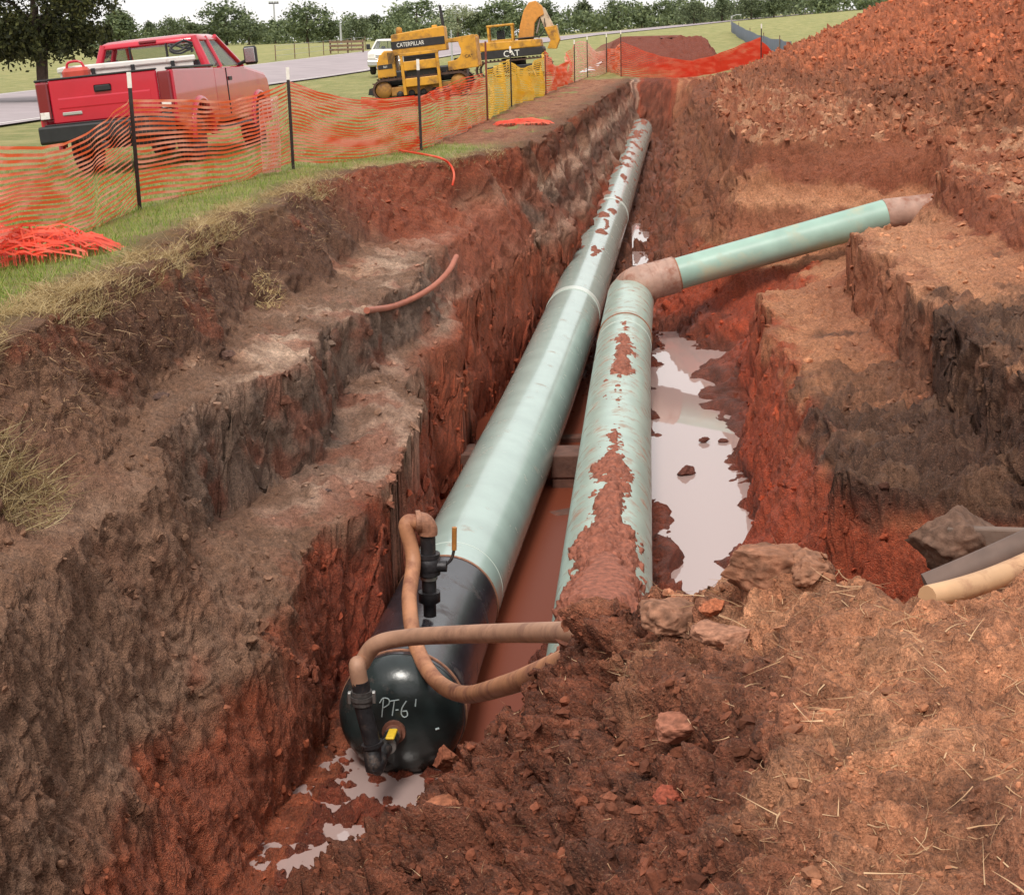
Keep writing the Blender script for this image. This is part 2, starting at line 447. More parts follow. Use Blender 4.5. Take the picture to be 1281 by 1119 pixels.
def bank(x, y):
    out = np.full(x.shape, -9.0)
    m = (y < 14) & (x < 9) & (x > -5)
    xm, ym = x[m], y[m]
    az = np.arctan2(xm, np.maximum(ym, .05)); r = np.hypot(xm, ym)
    rc = np.interp(az, _caz, _crr)
    f = np.minimum(1, rc/np.maximum(r, 1e-3))
    zb = _bank_rbf(xm*f, ym*f)
    ov = np.maximum(0, r-rc)
    spur = sstep(.24, .30, az)                      # ledge out to the right that carries boards and a clay lump
    drop = 1.15*ov*(1-spur)+spur*np.interp(ov, [0, .3, 3.2, 4.0], [0, .35, .95, 2.2])
    out[m] = zb-drop
    return out
# ------------------------------------------------------------------ heaps
_ha, _hb = np.array([14.2, 29.5]), np.array([14.0, 59.0])
def heap(x, y):
    d = _hb-_ha; t = np.clip(((x-_ha[0])*d[0]+(y-_ha[1])*d[1])/(d@d), 0, 1)
    dx, dy = x-(_ha[0]+t*d[0]), y-(_ha[1]+t*d[1])
    ds = np.hypot(dx, dy)
    wob = .9*np.sin(y*.31+1)+.6*np.sin(y*.77+x*.4)
    return (2.95+.2*np.sin(y*.5))*np.clip(1-(ds+.35*wob)/7.2, 0, 1)**1.12
_ea, _eb = np.array([9.6, 78.0]), np.array([17.5, 80.0])
def far_bank(x, y):
    """bare red bank beyond the end of the trench"""
    d = sstep(75, 90, y)*(1-sstep(112, 122, y))*sstep(4.6, 6.2, x-.02*(y-80))*(1-sstep(10.4, 11.4, x-.03*(y-80)))
    return np.interp(y, [75, 95, 112], [2.0, 1.75, 1.1])*d
def surf(x, y, fine=True):
    """macro surface; returns z, zone, masks"""
    shp = x.shape
    x = x.ravel().astype(np.float64); y = y.ravel().astype(np.float64)
    # uneven edges: push the lookup position about
    a = np.clip(y/18, .45, 1.2)
    wx = .20*a*pnoise(x/1.1, y/1.1, 3.1+0*x)+.42*pnoise(x/2.6, y/2.9, 23.1+0*x)*sstep(8.8, 11, y)*(1-sstep(19, 23, y))*(x < .1*y-2.4); wy = .20*a*pnoise(x/1.1, y/1.1, 13.1+0*x)
    if fine:
        h0 = pit(x+wx, y+wy)[0]                       # let the unevenness change with depth down the walls too
        wx = wx+.06*pnoise(x/.35, y/.35, 7.7+h0/.6)+.018*pnoise(x/.13, y/.13, 1.7+h0/.2)
        wy = wy+.07*pnoise(x/.35, y/.35, 17.7+h0/.6)
    xx, yy = x+wx, y+wy
    hp, kz = pit(xx, yy)
    g = ground_z(x, y)
    out_l = kz < 1; out_r = kz >= NK-2
    base = np.where(out_l, g, hp)
    # right-hand ground blends back to level away from the lip
    lipx = np.interp(y, _r0[:, 1], _r0[:, 0]); lipz = np.interp(y, _r0[:, 1], _r0[:, 2])
    base = np.where(out_r, lipz+(g-lipz)*sstep(0, 2.5, xx-lipx), base)
    # far end of the trench closes with a wall
    end = sstep(67.5, 70.2, yy)
    base = np.where((kz >= 1) & (kz < NK-2), base*(1-end)+g*end, base)
    b = bank(x, y)
    k = .12
    hmix = np.maximum(base, b)
    dlt = np.abs(base-b)
    hmix = hmix+np.where(dlt < k, (k-dlt)**2/(4*k), 0)
    bankm = sstep(-.06, .06, b-base)
    hh = heap(x, y); fb = far_bank(x, y)
    z = hmix+hh+fb
    return z.reshape(shp), kz.reshape(shp), bankm.reshape(shp), hh.reshape(shp), fb.reshape(shp)

# ------------------------------------------------------------------ fine ground mesh: rows by distance, columns by length along the profile
Y0, Y1 = 1.2, 88.0
NR, NC = 1080, 980
_yy = np.exp(np.linspace(math.log(Y0), math.log(Y1), 6000))
_wt = np.interp(_yy, [1.2, 3.0, 3.3, 5, 9.0, 30, 88], [.12, .3, .9, 1.2, 1.15, 1.0, .75])
for a, b, m in ((10.2, 12.4, 1.6), (22.8, 24.2, 2.0), (26.2, 28.9, 2.6), (67.3, 70.5, 2.2), (76, 83, 1.4)):
    _wt = np.where((_yy > a) & (_yy < b), _wt*m, _wt)
_cum = np.cumsum(_wt); _cum = (_cum-_cum[0])/(_cum[-1]-_cum[0])
YR = np.interp(np.linspace(0, 1, NR), _cum, _yy)
ND = 1700
XL, XR = -9.0, 30.0
GX = np.zeros((NR, NC)); 
_blk = 90
for r0 in range(0, NR, _blk):
    ys = YR[r0:r0+_blk]
    # dense parameter: uniform in view angle inside the frame, coarse outside
    u = np.concatenate([np.linspace(0, .07, 120), np.linspace(.07, .93, ND-240), np.linspace(.93, 1, 120)])
    lim = np.minimum(np.maximum(.37*ys+.25, 1.2), 30)
    xl = np.maximum(-lim, XL+.02); xr = np.minimum(lim, XR-.02)
    xd = np.where(u[None] < .07, XL+(xl[:, None]-XL)*(u[None]/.07), np.where(u[None] > .93, xr[:, None]+(XR-xr[:, None])*((u[None]-.93)/.07), xl[:, None]+(xr-xl)[:, None]*((u[None]-.07)/.86)))
    yd = np.repeat(ys[:, None], xd.shape[1], 1)
    zd = surf(xd, yd, False)[0]
    seg = np.hypot(np.diff(xd, axis=1), np.diff(zd, axis=1)*.9)
    mid = .5*(xd[:, 1:]+xd[:, :-1])
    inside = (mid > xl[:, None]) & (mid < xr[:, None])
    seg = seg*np.where(inside, 1, .06)
    cs = np.concatenate([np.zeros((len(ys), 1)), np.cumsum(seg, 1)], 1)
    cs /= cs[:, -1:]
    tt = np.linspace(0, 1, NC)
    for i in range(len(ys)):
        GX[r0+i] = np.interp(tt, cs[i], xd[i])
# keep columns from jittering between neighbouring rows
for _ in range(3):
    GX[1:-1] = .25*GX[:-2]+.5*GX[1:-1]+.25*GX[2:]
GY = np.repeat(YR[:, None], NC, 1)
GZ, KZ, BM, HH, FB = surf(GX, GY)
P = np.stack([GX, GY, GZ], -1)
def grid_normals(P):
    du = np.gradient(P, axis=1); dv = np.gradient(P, axis=0)
    n = np.cross(du, dv); n /= np.maximum(np.linalg.norm(n, axis=-1, keepdims=True), 1e-9)
    return n
Nn = grid_normals(P)
for _ in range(4):
    Nn[1:-1] = Nn[:-2]+2*Nn[1:-1]+Nn[2:]; Nn[:, 1:-1] = Nn[:, :-2]+2*Nn[:, 1:-1]+Nn[:, 2:]
    Nn /= np.maximum(np.linalg.norm(Nn, axis=-1, keepdims=True), 1e-9)
steep = 1-sstep(.45, .8, Nn[..., 2])                 # 1 on walls
inpit = sstep(.992, 1.02, KZ)*(1-sstep(NK-2.05, NK-1.7, KZ))*(1-sstep(67.5, 70.5, GY))
floor_m = inpit*sstep(5.7, 6.2, KZ)*(1-sstep(11.6, 12.3, KZ))*(1-BM)
_lipx = np.interp(GY, _l0[:, 1], _l0[:, 0])
lawn = (1-sstep(.985, 1.0, KZ))*(1-BM)
lawn_end = sstep(26.8, 29.5, GY)*sstep(-2.4+.10*(GY.clip(24, 80)-24), -1.6+.105*(GY.clip(24, 80)-24), GX)
lawn_end = lawn_end*sstep(-.25, .15, fbm(GX/.9, GY/1.6, GX*0+2.2, 3)+.5*lawn_end-.1)
grass_m = np.clip(lawn*(1-lawn_end), 0, 1)
grass_m = grass_m*(1-steep)
heap_m = sstep(.05, .5, HH)
fl = (P[..., 0], P[..., 1], P[..., 2])
# displacement along the surface normal
w_rough = np.clip(BM+heap_m+.55*floor_m+.25, 0, 1)*(1-grass_m)
far_s = np.clip(GY/14, .55, 2.2)
d1 = fbm(fl[0]/.55, fl[1]/.55, fl[2]/.55, 3)                               # lumps
vst = fbm(fl[0]/.13, fl[1]/.13, fl[2]/.75, 3)                              # bucket-tooth streaks down the walls
d2 = fbm(fl[0]/.11, fl[1]/.11, fl[2]/.11, 3, .6)                           # crumbs
w1, c1 = worley(fl[0]/.16, fl[1]/.16, fl[2]/.16)
clod = (np.sqrt(np.clip(.55-w1**2, 0, 1))-.45)*(.25+1.3*c1*c1)
w2, c2 = worley(fl[0]/(.055*far_s), fl[1]/(.055*far_s), fl[2]/(.055*far_s))
clod2 = (np.sqrt(np.clip(.55-w2**2, 0, 1))-.45)*(.25+1.3*c2*c2)
disp = .075*d1*(1-.75*grass_m)*(1-.35*steep)*np.where(BM > .5, .8, 1)
wallm = steep*(1-BM)*(1-heap_m)
vst2 = fbm(fl[0]/.05, fl[1]/.05, fl[2]/.45, 2)
disp = disp+wallm*(.035*vst+.012*d2+.034*vst2+.02*fbm(fl[0]/.024, fl[1]/.024, fl[2]/.13, 2)*sstep(22, 12, GY))
bench = (1-steep)*inpit*(1-floor_m)*(1-BM)
disp = disp+bench*(.022*d2+.045*clod*sstep(-.1, .25, fbm(fl[0]/1.3, fl[1]/1.3, fl[2]*0, 2)))
disp = disp+w_rough*(1-wallm)*(.24*clod*np.clip(.1+BM*(1-sstep(-.4, .7, fl[0]-.1*fl[1]))+heap_m*1.0+floor_m*.5, 0, 1.2)+.05*far_s*clod2*(1+.4*BM*(1-sstep(-.4, .7, fl[0]-.1*fl[1]))-.6*BM*sstep(-.2, .8, fl[0]-.1*fl[1]))+.03*d2)
disp = disp+.012*grass_m*d2
dkz = inpit*(KZ > 13)*(KZ < 15.9)*(1-sstep(14, 17, GY))*(1-BM)
disp = disp+dkz*(1-wallm)*(.13*clod+.06*clod2)
# crumbly relief: creased noise at several fixed sizes, each only where the mesh resolves it
crumb_w = np.clip(wallm*1.0+dkz*.9+bench*.42+BM*np.interp(fl[0]-.1*fl[1], [-.4, .8], [1.3, .42])+heap_m*1.0+floor_m*.9+(KZ > NK-2)*.7, 0, 1.25)*(1-.95*grass_m)
crumb_w = crumb_w*(1-.6*(KZ > 1.5)*(KZ < 6.2)*inpit*(1-sstep(10.2, 11.2, GY))*sstep(-2.1, -2.5, fl[2]))
for q, lam in enumerate((.032, .07, .15, .32, .7)):
    wl_ = sstep(1.8, 4.0, lam*1600/GY)*crumb_w
    st = np.where(wallm > .5, .6, 1.0)
    bn = np.abs(pnoise(fl[0]/lam+31*q, fl[1]/lam, fl[2]*st/lam))*2-.55
    wl_ = wl_*(1+.9*sstep(26, 30, GY)*inpit)
    wl_ = wl_*(1-.45*wallm if q < 2 else 1-(.7, .8, .5)[q-2]*wallm)*(1 if q < 3 else 1-.85*heap_m)*(1 if q < 4 else sstep(22, 32, GY)*.8)
    disp = disp+wl_*lam*(.42 if q < 3 else .28)*bn
pool_m = sstep(9.6, 10.0, KZ)*(1-sstep(11.75, 12.05, KZ))*(1-sstep(24.3, 25.3, GY))*(1-BM)*sstep(12.5, 14, GY)
disp = disp*(1-.85*pool_m)+.10*pool_m*d1
P = P+Nn*disp[..., None]
Nn2 = grid_normals(P)

# ------------------------------------------------------------------ what the soil is where (colour of the material itself)
C = lambda r, g, b: lin(r, g, b)
ZC = [(0, C(128,108,80)), (1.0, C(118,88,70)), (1.35, C(104,74,60)), (1.9, C(108,80,66)), (2.15, C(176,140,120)), (2.6, C(218,192,176)), (2.95, C(158,130,116)), (3.15, C(126,106,96)), (3.9, C(116,98,90)),
      (4.15, C(156,126,112)), (4.6, C(190,162,148)), (4.95, C(150,116,100)), (5.15, C(152,80,58)), (5.9, C(158,70,48)), (6.2, C(128,66,50)), (8, C(120,62,48)), (10, C(140,72,54)), (11.8, C(136,72,56)),
      (12.2, C(170,74,48)), (12.9, C(168,84,58)), (13.15, C(196,140,108)), (13.9, C(172,116,90)), (14.15, C(160,100,76)), (14.9, C(168,112,88)), (15.15, C(206,152,120)), (15.9, C(188,130,100)), (16.1, C(150,88,66)), (16.9, C(160,98,74)), (17.2, C(180,120,92)), (19, C(182,112,82))]
_k = np.array([z for z, _ in ZC]); _c = np.array([c for _, c in ZC])
kn = KZ+.35*fbm(fl[0]/.6, fl[1]/.6, fl[2]/.4, 3)
SOIL = np.stack([np.interp(kn, _k, _c[:, i]) for i in range(3)], -1)
def blend(S, m, c):
    return S*(1-m[..., None])+np.asarray(c)*m[..., None]
n_lo = fbm(fl[0]/2.1, fl[1]/2.1, fl[2]/1.2, 3)
n_md = fbm(fl[0]/.45, fl[1]/.45, fl[2]/.35, 3)
bb = inpit*(1-steep)*(((KZ > 2) & (KZ < 3.05)) | ((KZ > 4) & (KZ < 5.02)))
SOIL = blend(SOIL, bb*.85*sstep(.12, -.22, n_lo+.5*n_md), C(126, 96, 80))
# beyond the left corner the cut is red clay throughout; streaks of red in the brown walls
redz = np.maximum(sstep(20.5, 23.0, GY), sstep(16, 18.5, GY)*sstep(4.3, 4.9, KZ))*inpit*(KZ < 6)*(1-.75*sstep(27, 32, GY)*(steep))
SOIL = blend(SOIL, .75*redz*sstep(-.5, .2, n_lo+.2), C(164,84,58))
rw = inpit*(KZ > 12.3)*(KZ < 17)*sstep(27, 30, GY)
SOIL = blend(SOIL, rw*.75, C(140, 88, 66))
SOIL = blend(SOIL, rw*.6*sstep(-.1, .4, n_md), C(112, 74, 58))
rs = inpit*(KZ < 5)*sstep(.05, .5, n_md+.6*n_lo)*.55
SOIL = blend(SOIL, rs, C(138,74,54))
# near-left face: brown above, grey-brown crumbly middle, red clay foot
nl = inpit*(KZ > 1.2)*(KZ < 6.3)*(1-sstep(10.4, 12.2, GY+.6*n_lo))
SOIL = blend(SOIL, nl*.8, C(138,106,88))
SOIL = blend(SOIL, nl*sstep(-2.15, -2.6, fl[2]+.35*n_md)*.85, C(158,82,56))
# dark organic soil on the near right benches
dk = inpit*(KZ > 12.4)*(KZ < 16)*(1-sstep(13.2, 16.6, GY+2.6*n_md+2.6*n_lo))
dk = np.maximum(dk*sstep(-1.95, -1.7, fl[2]+.2*n_md), 0)
SOIL = blend(SOIL, dk*.9, C(72,54,47))
SOIL = blend(SOIL, dk*.6*sstep(.05, .4, n_md), C(132,100,82))
dk2 = inpit*(KZ > 13)*(KZ < 15)*sstep(.15, .4, n_lo)*(1-sstep(17, 19, GY))
SOIL = blend(SOIL, dk2*.6, C(92,68,58))
ff_ = inpit*(KZ > 5.5)*(KZ < 12.5)*sstep(27, 31, GY)
SOIL = blend(SOIL, ff_*.7, C(126, 82, 64))
# bank under the camera: dark moist clods to the left, dry tan crust to the right
tan = sstep(.2, 1.05, fl[0]-.02*fl[1]+.55*n_lo+.35*n_md)
bk = np.stack([np.interp(tan, [0, .45, 1], [C(122,72,54)[i], C(150,98,76)[i], C(188,132,102)[i]]) for i in range(3)], -1)
SOIL = SOIL*(1-BM[..., None])+bk*BM[..., None]
SOIL = blend(SOIL, BM*.5*sstep(.15, .5, n_md)*tan, C(198,148,118))
SOIL = blend(SOIL, BM*.5*sstep(.1, .45, -n_md)*(1-.5*tan), C(112,74,60))
# spoil heap: orange clay clods
SOIL = blend(SOIL, heap_m, C(150,98,74))
SOIL = blend(SOIL, sstep(.35, 1.3, HH+.35*n_lo+.3*n_md), C(186,110,78))
SOIL = blend(SOIL, heap_m*sstep(.5, 1.2, HH)*.6*sstep(.1, .5, n_md), C(192,118,86))
SOIL = blend(SOIL, heap_m*.5*sstep(.1, .5, -n_md), C(140,84,66))
fbm_m = sstep(.1, .5, FB)
SOIL = blend(SOIL, fbm_m, C(128,66,52))
# bare strip along the far trench, and trodden soil beyond it
bare = lawn*lawn_end
SOIL = blend(SOIL, bare, C(168,122,98))
SOIL = blend(SOIL, bare*sstep(.0, .4, n_md), C(138,92,74))
# right-hand open ground
rg = (KZ > NK-2)*(1-heap_m)*(1-BM)*(1-fbm_m)
SOIL = blend(SOIL, rg*sstep(0.05, .4, n_md+.4*n_lo), C(198,150,122))
clodtint = (.74+.52*c1)*(.80+.40*c2)
SOIL = SOIL*np.where((w_rough > .3), clodtint, 1)[..., None]
# far grass right of the heap and beyond the end wall
farg = sstep(72, 75, GY)*(1-fbm_m)*(1-heap_m)*(1-sstep(.3, .6, FB))
farg = farg*sstep(-.3, .2, np.where(GX < 5.5, 1, 0)+np.where(GX > 17.5, 1, 0)+.2*n_md)
GM = np.clip(np.maximum(grass_m, farg), 0, 1)
WET = np.clip(floor_m*(1-sstep(26, 30, GY))+.35*floor_m+.5*(KZ > 5.2)*(KZ < 12.9)*inpit*(1-BM), 0, 1)
shore = sstep(-2.72, -2.98, fl[2]+.1*n_md)*inpit*(KZ > 8.5)*(KZ < 12.8)*(1-BM)*(1-sstep(25, 27, GY))
WET = np.maximum(WET, shore)
SOIL = SOIL*(1-.3*shore)[..., None]
WET = np.where(dk > .3, np.maximum(WET, .25), WET)

SOIL = SOIL*np.array([.92, .85, .75])
idx = np.arange(NR*NC).reshape(NR, NC)
quads = np.stack([idx[:-1, :-1], idx[:-1, 1:], idx[1:, 1:], idx[1:, :-1]], -1).reshape(-1, 4)
# ------------------------------------------------------------------ ground materials
def soil_material():
    m = bpy.data.materials.new('soil_and_turf'); m.use_nodes = True
    n, l = m.node_tree.nodes, m.node_tree.links
    b = n['Principled BSDF']
    at = n.new('ShaderNodeAttribute'); at.attribute_name = 'soil'
    am = n.new('ShaderNodeAttribute'); am.attribute_name = 'mask'      # R grass, G wet
    sp = n.new('ShaderNodeSeparateColor'); l.new(am.outputs['Color'], sp.inputs[0])
    tc = n.new('ShaderNodeTexCoord')
    def noise(scale, det=6, rough=.6, stretch=None):
        t = n.new('ShaderNodeTexNoise'); t.inputs['Scale'].default_value = scale; t.inputs['Detail'].default_value = det; t.inputs['Roughness'].default_value = rough
        if stretch:
            mp = n.new('ShaderNodeMapping'); mp.inputs['Scale'].default_value = stretch
            l.new(tc.outputs['Object'], mp.inputs[0]); l.new(mp.outputs[0], t.inputs['Vector'])
        else: l.new(tc.outputs['Object'], t.inputs['Vector'])
        return t.outputs['Fac']
    def rng(x, a, b_, c, d):
        r = n.new('ShaderNodeMapRange'); r.inputs[1].default_value = a; r.inputs[2].default_value = b_; r.inputs[3].default_value = c; r.inputs[4].default_value = d
        l.new(x, r.inputs[0]); return r.outputs[0]
    def mixc(f, a, b_):
        x = n.new('ShaderNodeMix'); x.data_type = 'RGBA'
        if hasattr(f, 'links'): l.new(f, x.inputs[0])
        else: x.inputs[0].default_value = f
        for s, v in ((6, a), (7, b_)):
            if hasattr(v, 'links'): l.new(v, x.inputs[s])
            else: x.inputs[s].default_value = tuple(v)+(1,)
        return x.outputs[2]
    def scale(c, f):
        v = n.new('ShaderNodeVectorMath'); v.operation = 'SCALE'; l.new(c, v.inputs[0]); l.new(f, v.inputs['Scale']); return v.outputs[0]
    f1 = noise(26, 8, .7); f2 = noise(5, 6, .6); f3 = noise(90, 4, .6)
    c = scale(at.outputs['Color'], rng(f1, .30, .70, .5, 1.5))
    f4 = noise(95, 2, .6); f5 = noise(220, 2, .6)  # fine specks darken the colour in place of shaded pits
    c = scale(c, rng(f2, .3, .7, .86, 1.14))
    c = scale(c, rng(f4, .34, .62, .74, 1.18))
    c = scale(c, rng(f5, .36, .6, .82, 1.12))
    c = mixc(rng(f3, .56, .72, 0, .45), c, lin(196, 150, 120))
    # turf: green with straw-coloured and bare patches
    g1 = noise(1.1, 6, .65); g2 = noise(14, 6, .7)
    turf = mixc(rng(g2, .3, .7, 0, 1), lin(110, 120, 64), lin(150, 150, 94))
    turf = mixc(rng(g1, .40, .64, 0, .8), turf, lin(176, 164, 112))
    c = mixc(sp.outputs[0], c, turf)
    l.new(c, b.inputs['Base Color'])
    w = sp.outputs[1]
    b.inputs['Specular IOR Level'].default_value = .35
    l.new(rng(w, 0, 1, .92, .46), b.inputs['Roughness'])
    bp = n.new('ShaderNodeBump'); bp.inputs['Strength'].default_value = .9; bp.inputs['Distance'].default_value = .035
    ad = n.new('ShaderNodeMath'); ad.operation = 'ADD'; l.new(f1, ad.inputs[0])
    m3 = n.new('ShaderNodeMath'); m3.operation = 'MULTIPLY'; l.new(f3, m3.inputs[0]); m3.inputs[1].default_value = .5
    l.new(m3.outputs[0], ad.inputs[1])
    a2 = n.new('ShaderNodeMath'); a2.operation = 'ADD'; l.new(ad.outputs[0], a2.inputs[0]); l.new(f4, a2.inputs[1]); l.new(a2.outputs[0], bp.inputs['Height']); l.new(bp.outputs[0], b.inputs['Normal'])
    return m
M_SOIL = soil_material()
def set_attr(me, name, arr):
    a = me.attributes.new(name, 'FLOAT_COLOR', 'POINT')
    v = np.ones((len(me.vertices), 4), np.float32); v[:, :arr.shape[-1]] = arr.reshape(-1, arr.shape[-1])
    a.data.foreach_set('color', v.ravel())
gme = mesh_np('ground', P.reshape(-1, 3), quads, M_SOIL)
set_attr(gme, 'soil', SOIL.astype(np.float32))
set_attr(gme, 'mask', np.stack([GM, WET, GM*0], -1).astype(np.float32))
ground = obj('ground', gme); tag(ground, kind='structure')

# distant ground: one sheet to the horizon with the near block left out
def far_sheet():
    xs = np.concatenate([-np.geomspace(1500, 40, 26), np.linspace(-38, XL, 16), np.linspace(XL, XR, 28)[1:-1], np.linspace(XR, 60, 16), np.geomspace(64, 1500, 24)])
    ys = np.concatenate([np.linspace(-60, Y0+.3, 5), np.linspace(Y0+.3, Y1-.5, 46)[1:-1], np.linspace(Y1-.5, 260, 60), np.geomspace(268, 3200, 26)])
    X, Y = np.meshgrid(xs, ys)
    Z = ground_z(X, Y)
    q = (Y > Y0) & (Y < Y1) & (X > XL) & (X < XR)
    Z = Z+heap(X, Y)*0+np.where(Y > 85, far_bank(X, Y), 0)-.03*(Y < Y1+3)*(X > XL-1)*(X < XR+1)
    ii = np.arange(X.size).reshape(X.shape)
    f = np.stack([ii[:-1, :-1], ii[:-1, 1:], ii[1:, 1:], ii[1:, :-1]], -1).reshape(-1, 4)
    cx = (X[:-1, :-1]+X[1:, 1:]).ravel()/2; cy = (Y[:-1, :-1]+Y[1:, 1:]).ravel()/2
    keep = ~((cx > XL) & (cx < XR) & (cy > Y0+.3) & (cy < Y1-.5))
    me = mesh_np('field', np.stack([X, Y, Z], -1).reshape(-1, 3), f[keep], M_SOIL)
    n = X.size
    fbv = sstep(.1, .5, far_bank(X, Y))
    set_attr(me, 'soil', np.repeat(C(128, 66, 52)[None], n, 0).astype(np.float32))
    set_attr(me, 'mask', np.stack([1-fbv, 0*X, 0*X], -1).astype(np.float32))
    return me
tag(obj('field', far_sheet()), kind='structure')
def height(x, y):
    """actual (displaced) ground height near a point of the fine mesh"""
    r = int(np.clip(np.searchsorted(YR, y), 1, NR-1))
    c = int(np.argmin(np.abs(P[r, :, 0]-x)))
    return float(P[r, c, 2])
def hit(px, py, t0=1.5, t1=300):
    """first point of the macro surface seen through a pixel"""
    d = ray(px, py)
    t = np.exp(np.linspace(math.log(t0), math.log(t1), 4000))
    q = CAM+d*t[:, None]
    inside = q[:, 1] < 87
    z = np.where(inside & (q[:, 0] > -30), surf(q[:, 0], q[:, 1])[0], ground_z(q[:, 0], q[:, 1]))
    k = np.argmax(q[:, 2] < z)
    return q[k]
# ------------------------------------------------------------------ pipes
M_GREEN = mat('green_epoxy_coating', lin(166, 185, 177), .2, coat=.2, var=.08, vscale=2.5, dirt=lin(150, 112, 88), dscale=4, damount=.1, bump=.03, bscale=60)
M_GREEN2 = mat('muddy_green_coating', lin(160, 180, 168), .28, var=.12, vscale=3, dirt=lin(156, 108, 84), dscale=5, damount=.42, bump=.05, bscale=50)
M_BLACKC = mat('black_tar_coating', lin(44, 44, 50), .22, spec=.6, var=.3, vscale=5, dirt=lin(96, 80, 74), dscale=2.6, damount=.12, bump=.06, bscale=25)
M_CAP = mat('black_cap_paint', lin(38, 46, 46), .24, var=.3, vscale=6, dirt=lin(104, 70, 56), dscale=2.2, damount=.12, bump=.05, bscale=40)
M_WELD = mat('rusty_weld', lin(150, 104, 80), .6, var=.3, vscale=30, bump=.3, bscale=80)
M_PALE = mat('pale_joint_coating', lin(205, 214, 205), .3, var=.06, vscale=8)
M_WRAP = mat('mud_stained_wrap', lin(172, 138, 122), .55, var=.16, vscale=7, dirt=lin(140, 88, 68), dscale=4, damount=.5, bump=.25, bscale=18)
M_CHALK = mat('chalk', lin(190, 205, 205), .9)
M_MUD = mat('stuck_mud', lin(142, 84, 64), .8, var=.4, vscale=22, bump=.8, bscale=40, detail=8)
M_IRON = mat('black_iron_fittings', lin(46, 44, 46), .45, metal=.3, var=.4, vscale=14, bump=.25, bscale=50, dirt=lin(112, 92, 80), dscale=9, damount=.3)
M_STEEL = mat('worn_steel', lin(170, 168, 164), .35, metal=.8, var=.2, vscale=20)
M_YEL = mat('yellow_vinyl_grip', lin(226, 186, 40), .5, var=.15, vscale=20)
M_BROWNGRIP = mat('orange_brown_grip', lin(168, 112, 52), .5, var=.15, vscale=20)
M_HOSE = mat('tan_rubber_hose', lin(168, 128, 104), .6, var=.14, vscale=9, dirt=lin(120, 84, 70), dscale=3.5, damount=.35, bump=.1, bscale=30)
M_HOSE2 = mat('tan_hose_muddy', lin(178, 124, 90), .55, var=.2, vscale=7, dirt=lin(120, 72, 56), dscale=4, damount=.55, bump=.12, bscale=30)
M_TIMBER = mat('wet_timber', lin(98, 66, 54), .75, var=.35, vscale=6, bump=.4, bscale=20, dirt=lin(128, 74, 58), dscale=3, damount=.4)

class Path:
    def __init__(s, pts, n=200):
        s.p = np.array(smooth_path(pts, n)); d = np.linalg.norm(np.diff(s.p, axis=0), axis=1)
        s.s = np.concatenate([[0], np.cumsum(d)]); s.len = s.s[-1]
    def at(s, t):
        return np.array([np.interp(t, s.s, s.p[:, i]) for i in range(3)])
    def frame(s, t):
        a, b = s.at(max(0, t-.05)), s.at(min(s.len, t+.05))
        d = (b-a)/np.linalg.norm(b-a)
        r = np.cross(d, (0, 0, 1)); r /= np.linalg.norm(r)
        return s.at(t), d, r, np.cross(r, d)
    def near(s, y):
        return float(np.interp(y, s.p[:, 1], s.s))
def pipe_part(path, s0, s1, r, m, name, parent, seg=56, step=.5, caps=True):
    n = max(2, int((s1-s0)/step)+1)
    mb = MB(); vs = []; fs = []
    for i, t in enumerate(np.linspace(s0, s1, n)):
        c, d, rr, u = path.frame(t)
        q = r(t) if callable(r) else r
        for k in range(seg):
            a = 2*math.pi*k/seg
            vs.append(c+(rr*math.cos(a)+u*math.sin(a))*q)
    for i in range(n-1):
        for k in range(seg):
            k2 = (k+1) % seg
            fs.append((i*seg+k, (i+1)*seg+k, (i+1)*seg+k2, i*seg+k2))
    mb.add(vs, fs, True)
    if caps:
        mb.add(vs[:seg], [tuple(range(seg))]); mb.add(vs[-seg:], [tuple(range(seg-1, -1, -1))])
    return mb.build(name, m, parent)
def mud_on(path, r, fn, s0, s1, a0, a1, name, parent, m, ns, na):
    """crust of stuck mud: fn(s, angle) thickness; only where it is positive"""
    S, A = np.meshgrid(np.linspace(s0, s1, ns), np.linspace(a0, a1, na), indexing='ij')
    th = fn(S, A)
    fr = [path.frame(t) for t in S[:, 0]]
    Cc = np.array([f[0] for f in fr])[:, None]; R = np.array([f[2] for f in fr])[:, None]; U = np.array([f[3] for f in fr])[:, None]
    rad = r+np.maximum(th, -.01)
    V = Cc+(R*np.cos(A)[..., None]+U*np.sin(A)[..., None])*rad[..., None]
    ii = np.arange(S.size).reshape(S.shape)
    q = np.stack([ii[:-1, :-1], ii[1:, :-1], ii[1:, 1:], ii[:-1, 1:]], -1).reshape(-1, 4)
    t4 = np.maximum.reduce([th[:-1, :-1], th[1:, :-1], th[1:, 1:], th[:-1, 1:]]).ravel()
    q = q[t4 > 0]
    used = np.unique(q); mp = np.full(S.size, -1); mp[used] = np.arange(len(used))
    o = obj(name, mesh_np(name, V.reshape(-1, 3)[used], mp[q], m), parent)
    return o

